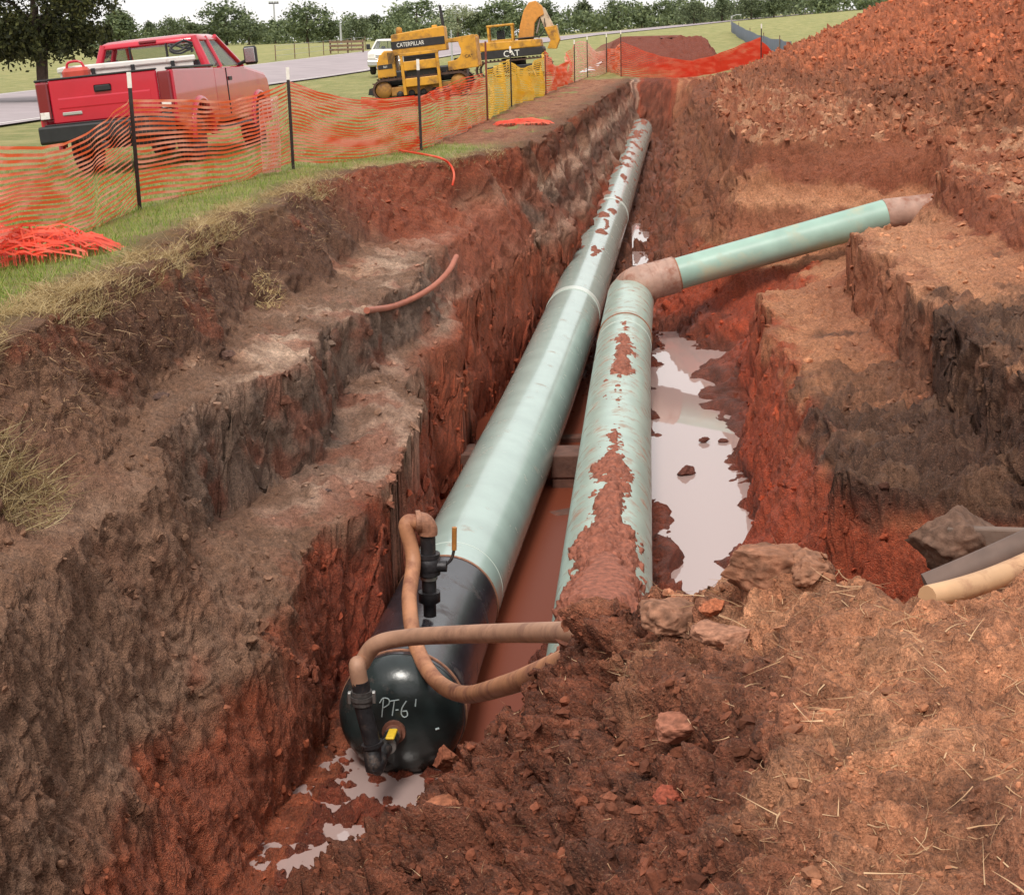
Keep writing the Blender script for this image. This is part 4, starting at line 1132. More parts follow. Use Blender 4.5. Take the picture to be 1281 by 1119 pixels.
# ------------------------------------------------------------------ vehicles
M_RED = mat('red_truck_paint', lin(190, 24, 50), .25, var=.06, vscale=3, coat=.6, spec=.5)
M_BLK = mat('black_trim', lin(34, 34, 36), .5, var=.2, vscale=10)
M_TYRE = mat('tyre_rubber', lin(40, 38, 38), .85, var=.25, vscale=14, dirt=lin(96, 72, 60), dscale=5, damount=.3)
M_CHROME = mat('chrome', lin(205, 205, 205), .2, metal=.9)
M_WHITEP = mat('white_painted_metal', lin(226, 222, 216), .45, var=.08, vscale=6, dirt=lin(160, 130, 116), dscale=5, damount=.2)
M_LAMPR = mat('red_lamp_lens', lin(120, 16, 26), .2, coat=.5)
M_SEAT = mat('grey_seat_cloth', lin(96, 96, 100), .9, var=.1)
M_CATY = mat('machine_yellow', lin(206, 148, 42), .5, var=.16, vscale=2.5, dirt=lin(120, 88, 54), dscale=1.8, damount=.55)
M_CATD = mat('muddy_machine_yellow', lin(158, 112, 50), .7, var=.25, vscale=4, dirt=lin(92, 66, 50), dscale=3, damount=.6)
M_CATB = mat('machine_black', lin(38, 36, 38), .55, var=.25, vscale=5)
M_TRACK = mat('muddy_track_steel', lin(84, 62, 52), .75, metal=.3, var=.35, vscale=10, bump=.3)
M_LETTER = mat('white_lettering', lin(232, 230, 224), .6)
def glass_mat():
    m = bpy.data.materials.new('window_glass'); m.use_nodes = True
    n, l = m.node_tree.nodes, m.node_tree.links; b = n['Principled BSDF']
    b.inputs['Base Color'].default_value = (.02, .03, .035, 1); b.inputs['Roughness'].default_value = .03
    tr = n.new('ShaderNodeBsdfTransparent'); tr.inputs[0].default_value = (.95, .97, .97, 1)
    lw = n.new('ShaderNodeLayerWeight'); lw.inputs[0].default_value = .5
    fr = n.new('ShaderNodeMath'); fr.operation = 'POWER'; fr.inputs[1].default_value = 3.0; l.new(lw.outputs['Facing'], fr.inputs[0])
    mr = n.new('ShaderNodeMapRange'); mr.inputs[3].default_value = .06; mr.inputs[4].default_value = .9; l.new(fr.outputs[0], mr.inputs[0])
    ms = n.new('ShaderNodeMixShader'); l.new(mr.outputs[0], ms.inputs[0]); l.new(tr.outputs[0], ms.inputs[1]); l.new(b.outputs[0], ms.inputs[2])
    l.new(ms.outputs[0], n['Material Output'].inputs[0]); return m
M_GLASS = glass_mat()
def wheel(parent, x, y, r, w, face):
    t = MB(); pr = [(r*.62, -w/2), (r*.9, -w/2), (r*.985, -w*.36), (r, -w*.2), (r, w*.2), (r*.985, w*.36), (r*.9, w/2), (r*.62, w/2)]
    t.lathe(pr, 32, 'x', (x, y, r)); o = t.build('wheel', M_TYRE, parent)
    rm = MB(); s = face
    rm.lathe([(r*.63, -w*.3*s), (r*.62, w*.34*s), (r*.55, w*.40*s), (r*.5, w*.30*s), (r*.22, w*.34*s), (r*.18, w*.46*s), (r*.02, w*.48*s)], 24, 'x', (x, y, r))
    rm.build('rim', M_STEEL, o)
    return o
def arch_poly(cy, cz, r, a0=math.pi, a1=0.0, n=12):
    return [(cy+r*math.cos(a), cz+r*math.sin(a)) for a in np.linspace(a0, a1, n)]
def quad_panel(mb, pts4, th):
    """thin slab with real thickness from a quad"""
    p = [Vector(q) for q in pts4]; nn = (p[1]-p[0]).cross(p[3]-p[0]).normalized()*th
    v = p+[q+nn for q in p]
    mb.add(v, [(3, 2, 1, 0), (4, 5, 6, 7), (0, 1, 5, 4), (1, 2, 6, 5), (2, 3, 7, 6), (3, 0, 4, 7)]); return mb
def pickup(root, paint, full=True, rearlight=M_LAMPR):
    # bed sides with wheel arch
    for s in (-1, 1):
        m = MB(); poly = [(-1.18, .66)]+arch_poly(0, .42, .50)+[(.94, .62), (.94, 1.40), (-1.18, 1.42)]
        m.prism(poly, 0, s*1.0-.05, s*1.0+.05); m.build('bed_side', paint, root, bevel=.025)
        m = MB(); m.tube([(s*1.04, y, z) for y, z in arch_poly(0, .42, .53, math.pi*1.02, -.02*math.pi, 20)], .055, 8); m.build('fender_flare', paint, root)
        m = MB(); m.box(s*1.0-.055, s*1.0+.055, -1.19, .93, 1.415, 1.45, .012); m.build('bed_rail', M_BLK, root)
    m = MB(); m.box(-.95, .95, -1.15, .93, .74, .80); m.build('bed_floor', M_BLK, root)
    m = MB(); m.box(-.95, .95, .86, .94, .8, 1.42); m.build('bed_front_wall', paint, root, bevel=.01)
    tg = MB().box(-.82, .82, -1.25, -1.18, .80, 1.43, .02).build('tailgate', paint, root)
    m = MB(); m.box(-.13, .13, -1.275, -1.245, 1.20, 1.30, .02); m.build('tailgate_handle', M_BLK, tg)
    m = MB(); m.box(-.66, -.36, -1.265, -1.245, .91, .955, .006); m.build('badge', M_CHROME, tg)
    m = MB(); m.box(-.82, .82, -1.262, -1.17, 1.425, 1.452, .008); m.build('tailgate_cap', M_BLK, tg)
    m = MB(); m.prism([(-1.256, 1.02), (-1.25, 1.0), (-1.25, 1.16), (-1.256, 1.14)], 0, -.7, .7); m.build('tailgate_crease', paint, tg)
    for s in (-1, 1):
        m = MB(); m.box(s*.925-.09, s*.925+.09, -1.262, -1.16, .86, 1.40, .02); lp = m.build('tail_lamp', rearlight, root)
        m = MB(); m.box(s*.925-.07, s*.925+.07, -1.275, -1.255, .88, .98, .006); m.build('reverse_lens', M_WHITEP, lp)
    b = MB().prism([(-1.44, .55), (-1.40, .52), (-1.2, .52), (-1.2, .78), (-1.42, .78), (-1.44, .75)], 0, -1.0, 1.0).build('rear_bumper', M_BLK, root, bevel=.015)
    m = MB(); m.box(-.9, .9, -1.40, -1.25, .781, .80, .004); m.build('step_pad', M_BLK, b)
    m = MB(); m.box(-.05, .05, -1.5, -1.3, .40, .5, .01); m.build('tow_hitch', M_BLK, root)
    m = MB(); m.box(-.55, .55, -1.1, 4.1, .38, .66); m.build('chassis', M_BLK, root)
    m = MB(); m.tube([(-.8, 0, .4), (.8, 0, .4)], .06, 8); m.build('axle', M_BLK, root)
    # cab lower body and front
    m = MB(); poly = [(.98, .56), (3.02, .52)]+arch_poly(3.62, .42, .50)+[(4.40, .62), (4.46, .95), (4.38, 1.18), (4.2, 1.27), (3.0, 1.40), (.98, 1.40)]
    m.prism(poly, 0, -1.0, 1.0); body = m.build('cab_body', paint, root, bevel=.06)
    for s in (-1, 1):
        m = MB(); m.tube([(s*1.0, y, z) for y, z in arch_poly(3.62, .42, .52, math.pi*1.0, 0, 18)], .04, 8); m.build('fender_flare', paint, root)
        d = MB().box(s*1.004-.008, s*1.004+.008, 1.74, 2.86, .62, 1.385, .006).build('door', paint, root)
        m = MB(); m.box(s*1.02-.012, s*1.02+.012, 1.80, 1.98, 1.18, 1.24, .006); m.build('door_handle', M_BLK, d)
        d = MB().box(s*1.004-.008, s*1.004+.008, 1.06, 1.70, .62, 1.385, .006).build('rear_door', paint, root)
        m = MB(); m.box(s*1.014-.006, s*1.014+.006, 1.71, 1.735, .64, 1.38); m.build('door_gap', M_BLK, d)
        m = MB(); m.box(s*.9-.12, s*.9+.12, 1.0, 2.95, .44, .50, .02); m.build('running_board', M_BLK, root)
    # greenhouse: pillars, roof, panes
    zb, zt, hb, ht = 1.395, 1.90, .955, .77
    yb0, yt0, yb1, yt1 = 1.0, 1.07, 3.0, 2.25
    g = MB()
    for s in (-1, 1):
        g.tube([(s*(hb-.04), yb0+.04, zb), (s*(ht-.03), yt0+.03, zt)], [.075, .06], 8)
        g.tube([(s*(hb-.02), yb1-.04, zb), (s*(ht-.02), yt1-.03, zt)], [.055, .045], 8)
        g.tube([(s*(hb-.025), 1.72, zb), (s*(ht-.025), 1.66, zt)], [.05, .045], 8)
    g.build('pillars', paint, root)['kind'] = 'stuff'
    r = MB(); ring = lambda z, i, dy: [(-ht+i, yt0+dy, z), (ht-i, yt0+dy, z), (ht-i, yt1-dy, z), (-ht+i, yt1-dy, z)]
    rr = [ring(zt-.07, -.035, -.03), ring(zt+.005, -.005, 0), ring(zt+.045, .09, .09), ring(zt+.062, .3, .3)]
    vs = sum(rr, []); fs = [(3, 2, 1, 0), (12, 13, 14, 15)]
    for i in range(3): fs += [(i*4+k, i*4+(k+1) % 4, i*4+4+(k+1) % 4, i*4+4+k) for k in range(4)]
    r.add(vs, fs, True); roof = r.build('roof', paint, root, bevel=.03)
    m = MB(); m.box(-.14, .14, yt0-.045, yt0+.03, zt-.03, zt+.012, .01); m.build('brake_lamp', M_LAMPR, roof)
    m = MB(); m.tube([(-hb+.04, yb0+.04, zb+.015), (hb-.04, yb0+.04, zb+.015)], .05, 8); m.build('window_sill', paint, root)
    W_ = MB(); quad_panel(W_, [(-hb+.1, yb0+.03, zb+.03), (hb-.1, yb0+.03, zb+.03), (ht-.09, yt0+.02, zt-.06), (-ht+.09, yt0+.02, zt-.06)], .006); W_.build('rear_window', M_GLASS, root)
    for s in (-1, 1):
        m = MB(); m.box(s*.30-.012, s*.30+.012, yb0+.01, yb0+.06, zb+.03, zt-.06); m.xf(Matrix.Shear('XZ', 4, (0, 0)) if False else Matrix.Identity(4)); m.build('window_bar', M_BLK, root)
        for y0, y1, t0, t1 in ((1.10, 1.66, 1.16, 1.60), (1.78, 2.82, 1.72, 2.17)):
            m = MB(); quad_panel(m, [(s*(hb-.015), y0, zb+.02), (s*(hb-.015), y1, zb+.02), (s*(ht-.005), t1, zt-.05), (s*(ht-.005), t0, zt-.05)], .006*s); m.build('side_window', M_GLASS, root)
    m = MB(); quad_panel(m, [(hb-.06, yb1, zb+.01), (-hb+.06, yb1, zb+.01), (-ht+.06, yt1, zt-.03), (ht-.06, yt1, zt-.03)], .006); m.build('windscreen', M_GLASS, root)
    for s in (-1, 1):
        m = MB(); m.box(s*.42-.26, s*.42+.26, 1.95, 2.1, .95, 1.38, .05); m.box(s*.42-.11, s*.42+.11, 1.97, 2.08, 1.40, 1.56, .04); m.build('seat', M_SEAT, root)['kind'] = 'stuff'
        mm = MB(); mm.box(s*1.20-.11, s*1.20+.11, 2.62, 2.74, 1.40, 1.70, .035); mi = mm.build('wing_mirror', M_BLK, root)
        mm = MB(); mm.box(s*1.20-.085, s*1.20+.085, 2.612, 2.622, 1.44, 1.67, .004); mm.build('mirror_glass', M_CHROME, mi)
        mm = MB(); mm.tube([(s*.96, 2.72, 1.42), (s*1.14, 2.70, 1.48)], .03, 8); mm.build('mirror_arm', M_BLK, mi)
        wheel(root, s*.83, 0, .39, .27, s); wheel(root, s*.83, 3.62, .39, .27, s)
        mm = MB(); mm.box(s*.78-.16, s*.78+.16, 4.40, 4.45, .98, 1.16, .02); mm.build('headlight', M_WHITEP, root)
    m = MB(); m.box(-.55, .55, 4.38, 4.46, .86, 1.16, .02); m.build('grille', M_BLK if not full else M_CHROME, root)
    m = MB(); m.box(-1.0, 1.0, 4.42, 4.58, .5, .78, .03); m.build('front_bumper', M_CHROME, root)
def place(root, loc, heading, roll=0., pitch=0., s=1.):
    root.matrix_world = Matrix.Translation(Vector(loc)) @ Matrix.Rotation(-heading, 4, 'Z') @ Matrix.Rotation(-roll, 4, 'Y') @ Matrix.Rotation(pitch, 4, 'X') @ Matrix.Scale(s, 4)
tb = hit(180, 209)
truck = empty('pickup_truck', tuple(tb)); tag(truck, 'red extended-cab pickup truck parked on the grass behind the orange netting', 'pickup truck')
pickup(truck, M_RED)
TRUCK_ROLL = math.radians(4.3)
place(truck, tb+np.array([0, 0, -.01]), math.radians(6.4), TRUCK_ROLL, 0, 1.12)
TM = truck.matrix_world.copy()
# load in the bed
def in_bed(name, label, cat, mats):
    root = empty(name, (0, 0, 0)); tag(root, label, cat); root.matrix_world = TM @ Matrix.Translation((0, 0, .8)); return root
bx = in_bed('white_box', 'long white lidded box lying diagonally across the truck bed', 'box', None)
a = Matrix.Rotation(math.radians(33), 4, 'Z')
MB().box(-1.0, .96, -.22, .22, .02, .72, .02).xf(a).build('box_body', M_WHITEP, bx)
MB().box(-1.03, .99, -.25, .25, .722, .81, .02).xf(a).build('lid', M_WHITEP, bx)
for q in (-.6, .0, .62): MB().box(q-.03, q+.03, -.265, -.248, .66, .75, .004).xf(a).build('latch', M_BLK, bx)
fc = in_bed('fuel_can', 'small red can standing in the truck bed by the tailgate', 'can', None)
b = Matrix.Translation((-.55, -.75, 0))
MB().box(-.2, .2, -.1, .1, .3, .78, .05).xf(b).build('can_body', mat('red_plastic_can', lin(186, 70, 54), .45, var=.15), fc)
MB().tube(smooth_path([(-.14, 0, .76), (-.1, 0, .86), (.08, 0, .86), (.14, 0, .76)], 12), .02, 8).xf(b).build('can_handle', M_RED, fc)
cb = in_bed('cable_coil', 'black cable coil lying on top of the white box behind the cab', 'cable', None)
pp = [(.72+.17*math.cos(t)*(1+.15*math.sin(3*t)), .42+.13*math.sin(t), .86+.03*math.sin(2.3*t)+.012*t) for t in np.linspace(0, 14, 60)]
MB().tube(pp, .018, 6).build('cable', M_BLK, cb)

# white vehicle coming along the road
wv = empty('white_pickup', (0, 0, 0)); tag(wv, 'white pickup on the road, half hidden behind the bulldozer', 'pickup truck')
pickup(wv, M_WHITEP, True)

# ---- tracked tractor
def text_obj(body, size, m, parent, mtx, name='lettering', sx=1.0):
    me = text_mesh(body, size, .004); me.materials.append(m)
    me.transform(mtx @ Matrix.Diagonal((sx, 1, 1, 1)))
    o = obj(name, me, parent); o['label'] = 'white %s lettering' % body if m is M_LETTER else '%s lettering' % body; o['kind'] = 'stuff'; return o
FRONT = lambda x, y, z: Matrix.Translation((x, y, z)) @ Matrix.Rotation(math.pi/2, 4, 'X')
def track_unit(parent, y0, y1, x0, x1, r, name='track'):
    def loop(rr, n=12):
        L_ = [(x1-r+rr*math.sin(a), r-rr*math.cos(a)) for a in np.linspace(0, math.pi, n)]
        L_ += [(x0+r-rr*math.sin(a), r+rr*math.cos(a)) for a in np.linspace(0, math.pi, n)]
        return L_
    outer, inner = loop(r), loop(r-.07); n = len(outer)
    m = MB(); vs = [(x, y0, z) for x, z in outer]+[(x, y1, z) for x, z in outer]+[(x, y0, z) for x, z in inner]+[(x, y1, z) for x, z in inner]
    fs = []
    for i in range(n):
        j = (i+1) % n
        fs += [(i, j, n+j, n+i), (2*n+j, 2*n+i, 3*n+i, 3*n+j), (j, i, 2*n+i, 2*n+j), (n+i, n+j, 3*n+j, 3*n+i)]
    m.add(vs, fs); t = m.build(name, M_TRACK, parent)
    # grousers
    tot = loop(r+.03, 12)
    P_ = [np.array(p) for p in tot]; d = [0]
    for i in range(n): d.append(d[-1]+np.linalg.norm(P_[(i+1) % n]-P_[i]))
    P_.append(P_[0])
    for s in np.arange(0, d[-1]-.1, .2):
        k = np.searchsorted(d, s, 'right')-1; f = (s-d[k])/(d[k+1]-d[k]+1e-9); p = P_[k]*(1-f)+P_[k+1]*f; tg = P_[k+1]-P_[k]; tg /= np.linalg.norm(tg)+1e-9
        q = MB(); q.box(-.012, .012, y0-.01, y1+.01, -.035, .02); q.xf(Matrix.Translation((p[0], 0, p[1])) @ Matrix.Rotation(-math.atan2(tg[1], tg[0]), 4, 'Y')); q.build('track_shoe', M_TRACK, t)
    return t
dz = empty('bulldozer', (0, 0, 0)); tag(dz, 'yellow tracked tractor with black stripe and tall exhaust, parked beside the road', 'bulldozer')
for y0, y1 in ((-1.0, -.58), (.58, 1.0)):
    track_unit(dz, y0, y1, -1.72, 1.62, .36)
    ym = (y0+y1)/2
    MB().lathe([(.05, -.16), (.27, -.15), (.29, -.10), (.22, -.06), (.22, .06), (.29, .10), (.27, .15), (.05, .16)], 20, 'y', (-1.35, ym, .36)).build('drive_sprocket', M_CATD, dz)
    MB().lathe([(.05, -.16), (.28, -.15), (.28, .15), (.05, .16)], 20, 'y', (1.25, ym, .36)).build('idler', M_CATD, dz)
    MB().box(-1.1, 1.05, ym-.14, ym+.14, .12, .42, .03).build('track_frame', M_CATD, dz)
    for q in (-.8, -.4, 0, .4, .8): MB().lathe([(.03, -.15), (.12, -.14), (.12, .14), (.03, .15)], 12, 'y', (q, ym, .16)).build('track_roller', M_CATB, dz)
MB().box(-1.5, 1.5, -.5, .5, .45, .95, .05).build('main_frame', M_CATB, dz)
MB().prism([(-.95, 1.45), (.9, 1.45), (.9, 2.22), (.86, 2.26), (-.9, 2.16), (-.95, 2.1)], 1, -.46, .46).build('hood', M_CATY, dz, bevel=.03)
MB().box(-.97, .88, -.475, -.461, 1.66, 1.92, .004).build('black_stripe', M_CATB, dz)
text_obj('CATERPILLAR', .2, M_LETTER, dz, FRONT(-.78, -.478, 1.72), sx=.78)
MB().box(-.6, .5, -.45, .45, .9, 1.46, .02).build('engine_block', M_CATB, dz)
MB().prism([(-1.55, .75), (-.9, .75), (-.9, 1.5), (-1.0, 1.62), (-1.22, 1.66), (-1.42, 1.52), (-1.52, 1.3)], 1, -.55, .55).build('front_guard', M_CATY, dz, bevel=.04)
for q in range(5): MB().box(-1.12+.045*q, -1.10+.045*q, -.57, -.555, 1.2, 1.58).build('grille_bar', M_CATB, dz)
MB().box(-1.5, -1.0, -.562, -.552, 1.05, 1.2, .003).build('plate', M_CATB, dz)
text_obj('561', .1, M_LETTER, dz, FRONT(-1.32, -.565, 1.09))
# side counterweight frame
for x in (-.6, .62): MB().box(x-.05, x+.05, -1.12, -1.02, .12, 1.42, .01).build('frame_post', M_CATY, dz)
for z0, z1 in ((.92, 1.22), (.38, .66)): MB().box(-.55, .57, -1.13, -1.01, z0, z1, .02).build('counterweight_bar', M_CATY, dz)
MB().box(-.66, .68, -1.13, -.95, 1.40, 1.50, .01).build('frame_top', M_CATY, dz)
MB().box(-.5, .52, -.98, -.9, .5, 1.35, .01).build('frame_backing', M_CATB, dz)
# rear fender with curved cut-out, seat and stack
poly = [(.92, .75), (1.95, .78), (1.95, 1.80), (1.90, 1.86), (.98, 1.80), (.95, 1.68), (1.35, 1.68)]+[(1.12+.30*math.cos(t), 1.38+.30*math.sin(t)) for t in np.linspace(.5, -1.6, 10)]+[(.92, 1.06)]
MB().prism(poly, 1, -.75, -.62).build('rear_fender', M_CATY, dz, bevel=.02)
MB().prism(poly, 1, .62, .75).build('rear_fender', M_CATY, dz, bevel=.02)
MB().box(1.5, 1.95, -.61, .61, .8, 1.78, .04).build('fuel_tank', M_CATY, dz)
MB().box(1.1, 1.5, -.3, .3, 1.0, 1.15, .03).build('seat', M_CATB, dz)
MB().box(1.42, 1.52, -.3, .3, 1.15, 1.62, .03).build('seat_back', M_CATB, dz)
text_obj('CAT', .15, M_CATB, dz, FRONT(1.52, -.754, 1.12))
MB().tube([(.84, 0, 2.1), (.83, 0, 2.5), (.80, 0, 2.95)], [.055, .055, .045], 10).build('exhaust_stack', M_CATB, dz)
MB().lathe([(.06, 0), (.11, .05), (.11, .2), (.05, .25)], 14, 'z', (-.7, 0, 2.14)).build('pre_cleaner', M_CATY, dz)
MB().box(.45, .62, -.12, .12, 2.2, 2.32, .02).build('fuel_cap_box', M_CATY, dz)
MB().prism([(-2.02, .25), (-1.8, .2), (-1.6, .32), (-1.6, .5), (-1.95, .45)], 1, -.15, .15).build('drawbar', M_CATB, dz)
dzb = hit(533, 121)
place(dz, dzb+np.array([0, .9, 0]), math.radians(4), math.radians(5.0))
# ---- excavator
ex = empty('excavator', (0, 0, 0)); tag(ex, 'yellow excavator with folded boom, behind the yellow netting and the bulldozer', 'excavator')
for y0, y1 in ((-1.3, -.7), (.7, 1.3)):
    track_unit(ex, y0, y1, -1.9, 1.9, .42)
    MB().box(-1.3, 1.3, (y0+y1)/2-.2, (y0+y1)/2+.2, .2, .55, .03).build('track_frame', M_CATB, ex)
MB().lathe([(.6, .55), (.6, .92)], 20, 'z').build('turntable', M_CATB, ex)
MB().prism([(-1.6, .95), (1.55, .95), (1.6, 1.2), (1.55, 1.34), (-1.5, 1.34), (-1.7, 1.2)], 1, -1.25, 1.25).build('deck', M_CATB, ex, bevel=.03)
MB().prism([(-1.75, 1.342), (1.5, 1.342), (1.45, 1.72), (-1.6, 1.80), (-1.8, 1.66)], 1, -1.24, 1.24).build('upper_body', M_CATY, ex, bevel=.05)
MB().box(-1.5, 1.3, -1.262, -1.252, .97, 1.33, .003).build('black_panel', M_CATB, ex)
text_obj('CAT', .42, M_LETTER, ex, FRONT(-.42, -1.266, 1.0))
MB().box(.2, 1.4, -.9, .3, 1.8, 1.86, .01).build('walkway', M_CATB, ex)
cabx = MB()
for x in (-1.08, .12):
    for y in (-1.18, -.35): cabx.box(x-.05, x+.05, y-.05, y+.05, 1.72, 2.5)
cabx.build('cab_frame', M_CATY, ex)['kind'] = 'stuff'
MB().box(-1.16, .20, -1.26, -.27, 2.5, 2.60, .03).build('cab_roof', M_CATY, ex)
MB().box(-1.02, .06, -1.20, -1.185, 1.86, 2.49).build('cab_window', M_GLASS, ex)
MB().box(-1.02, .06, -1.21, -.32, 1.72, 1.86, .01).build('cab_sill', M_CATY, ex)
MB().box(-1.03, .07, -.36, -.345, 1.86, 2.49).build('cab_window', M_GLASS, ex)
MB().box(-.7, -.3, -.9, -.55, 1.8, 2.3, .05).build('seat', M_CATB, ex)
bpoly = [(.25, 1.6), (.45, 2.45), (.7, 3.15), (1.0, 3.55), (1.35, 3.6), (1.66, 3.3), (1.72, 2.9), (1.4, 2.75), (1.2, 2.5), (1.05, 1.6)]
MB().prism(bpoly, 1, -.05, .45).build('boom', mat('boom_yellow', lin(206, 140, 62), .5, var=.12, dirt=lin(150, 108, 72), dscale=1.5, damount=.3), ex, bevel=.03)
MB().prism([(1.30, 3.42), (1.78, 3.2), (2.32, 1.9), (1.85, 1.7)], 1, .02, .38).build('stick', mat('dusty_white_stick', lin(196, 176, 152), .6, var=.2, vscale=4, dirt=lin(110, 78, 60), dscale=2.5, damount=.5), ex, bevel=.02)
MB().prism([(1.7, 2.25), (2.3, 2.3), (2.42, 1.6), (2.2, 1.15), (1.75, 1.2), (1.95, 1.6)], 1, -.3, .7).build('bucket', M_CATY, ex, bevel=.02)
MB().tube([(1.25, .2, 2.0), (1.55, .2, 2.9)], .06, 8).build('hydraulic_ram', M_STEEL, ex)
MB().tube([(1.35, -.1, 1.75), (1.75, -.1, 2.2), (1.72, -.1, 2.7)], .025, 6).build('hydraulic_hose', M_CATB, ex)
exb = WY(645, 92, 84.0); exb[2] = float(ground_z(exb[0], exb[1]))
place(ex, exb, math.radians(5), math.radians(4.0))
# ------------------------------------------------------------------ road
M_ROAD = mat('pale_worn_asphalt', lin(158, 146, 148), .9, var=.12, vscale=.6, bump=.1, bscale=20)
M_ROADL = mat('road_edge_line', lin(214, 210, 204), .8, var=.1)
rc = [(-23.2, 16), (-21.0, 46), (-18.9, 80), (-16.0, 98), (-11.4, 128), (-5, 162), (6, 194), (20, 218), (39, 246), (76, 277), (140, 300)]
rp = np.array(smooth_path([(x, y, 0) for x, y in rc], 150))
def strip(name, o0, o1, lift, m):
    d = np.gradient(rp, axis=0); d /= np.linalg.norm(d, axis=1, keepdims=True); nr = np.stack([d[:, 1], -d[:, 0], 0*d[:, 0]], -1)
    K = 7; rows = []
    for f in np.linspace(o0, o1, K):
        q = rp+nr*f; q[:, 2] = ground_z(q[:, 0], q[:, 1])+lift; rows.append(q)
    V = np.stack(rows, 1); n = len(rp); ii = np.arange(n*K).reshape(n, K)
    q = np.stack([ii[:-1, :-1], ii[:-1, 1:], ii[1:, 1:], ii[1:, :-1]], -1).reshape(-1, 4)
    o = obj(name, mesh_np(name, V.reshape(-1, 3), q, m)); tag(o, kind='structure'); return o
strip('road', -6.3, 6.3, .07, M_ROAD)
strip('road_edge_marking', 5.75, 5.9, .076, M_ROADL)
strip('road_edge_marking', -5.9, -5.75, .076, M_ROADL)
i = int(np.argmin(np.abs(rp[:, 1]-89)))
wp = WY(496, 95, 97.0); wp[2] = float(ground_z(wp[0], wp[1]))+.07
wv.matrix_world = Matrix.Translation(Vector(wp)) @ Matrix.Rotation(math.radians(180-4), 4, 'Z')

# ------------------------------------------------------------------ trees
def leaf_mat(name, a, b, c):
    m = bpy.data.materials.new(name); m.use_nodes = True
    n, l = m.node_tree.nodes, m.node_tree.links; bs = n['Principled BSDF']; bs.inputs['Roughness'].default_value = .6; bs.inputs['Specular IOR Level'].default_value = .25
    g = n.new('ShaderNodeNewGeometry'); oi = n.new('ShaderNodeObjectInfo')
    cr = n.new('ShaderNodeValToRGB'); cr.color_ramp.elements[0].color = tuple(a)+(1,); cr.color_ramp.elements[1].color = tuple(c)+(1,)
    e = cr.color_ramp.elements.new(.5); e.color = tuple(b)+(1,)
    l.new(g.outputs['Random Per Island'], cr.inputs[0])
    mr = n.new('ShaderNodeMapRange'); mr.inputs[3].default_value = .75; mr.inputs[4].default_value = 1.3; l.new(oi.outputs['Random'], mr.inputs[0])
    v = n.new('ShaderNodeVectorMath'); v.operation = 'SCALE'; l.new(cr.outputs[0], v.inputs[0]); l.new(mr.outputs[0], v.inputs['Scale'])
    l.new(v.outputs[0], bs.inputs['Base Color'])
    tr = n.new('ShaderNodeBsdfTranslucent'); l.new(v.outputs[0], tr.inputs[0]); ms = n.new('ShaderNodeMixShader'); ms.inputs[0].default_value = .25
    l.new(bs.outputs[0], ms.inputs[1]); l.new(tr.outputs[0], ms.inputs[2]); l.new(ms.outputs[0], n['Material Output'].inputs[0])
    return m
M_LEAF = leaf_mat('dark_foliage', lin(80, 92, 68), lin(102, 114, 82), lin(128, 138, 98))
M_LEAFB = leaf_mat('near_foliage', lin(52, 56, 40), lin(76, 82, 50), lin(116, 118, 66))
M_LEAFP = leaf_mat('pale_foliage', lin(110, 118, 96), lin(132, 138, 112), lin(156, 160, 132))
M_BARK = mat('bark', lin(84, 70, 60), .9, var=.35, vscale=6, bump=.5, bscale=12)
def leaf_cloud(clusters, per, size, rng, spread):
    """clusters (n,4) centres + radius -> leaf quads"""
    n = len(clusters)*per
    c = np.repeat(clusters, per, 0)
    p = c[:, :3]+rng.normal(0, 1, (n, 3))*c[:, 3:4]*spread
    u = rng.normal(0, 1, (n, 3)); u /= np.linalg.norm(u, axis=1, keepdims=True)
    w = rng.normal(0, 1, (n, 3)); w -= (w*u).sum(1, keepdims=True)*u; w /= np.linalg.norm(w, axis=1, keepdims=True)
    s = size*rng.uniform(.6, 1.4, (n, 1))
    V = np.stack([p-u*s, p+w*s*.55, p+u*s, p-w*s*.55], 1).reshape(-1, 3)
    return V, np.arange(4*n).reshape(n, 4)
def tree_meshes(seed, H, Rx, kind, m, nclu=70, per=34, leaf=.22):
    r = np.random.default_rng(seed)
    zc0 = H*(.12 if kind != 'round' else .16)
    cl = []
    while len(cl) < nclu:
        q = r.uniform(-1, 1, 3)
        if np.linalg.norm(q) > 1: continue
        z = (q[2]*.5+.5)
        wid = {'round': math.sqrt(max(.02, 1-(2*z-.9)**2/1.3)), 'cone': (1-z)**.7*.95+.08, 'wide': math.sqrt(max(.02, 1-(1.6*z-.5)**2))}[kind]
        rad = np.linalg.norm(q[:2])
        if rad < .35 and r.random() < .5: continue
        bump = 1+.28*math.sin(3*math.atan2(q[1], q[0])+seed+4*z)
        cl.append((q[0]*Rx*wid*bump, q[1]*Rx*wid*bump, zc0+z*(H-zc0)*1.0, Rx*r.uniform(.14, .27)))
    cl = np.array(cl)
    V, Fq = leaf_cloud(cl, per, leaf, r, .62)
    crown = mesh_np('crown', V, Fq, m, False)
    t = MB(); t.tube([(0, 0, -.3), (.03, 0, H*.2), (0, .05, H*.45), (.05, 0, H*.8)], [H*.035, H*.028, H*.02, H*.006], 8)
    for k in range(6):
        a = r.uniform(0, 6.28); z0 = H*r.uniform(.2, .5); L_ = Rx*r.uniform(.5, .85)
        t.tube([(0, 0, z0), (L_*.5*math.cos(a), L_*.5*math.sin(a), z0+L_*.45), (L_*math.cos(a), L_*math.sin(a), z0+L_*.7)], [H*.014, H*.009, H*.004], 6)
    return crown, t.mesh('trunk', M_BARK)
kinds = [('round', 6, 3.2), ('wide', 5.2, 3.4), ('cone', 6.6, 2.6), ('round', 5, 2.8), ('wide', 6.4, 3.8), ('cone', 5.4, 2.4)]
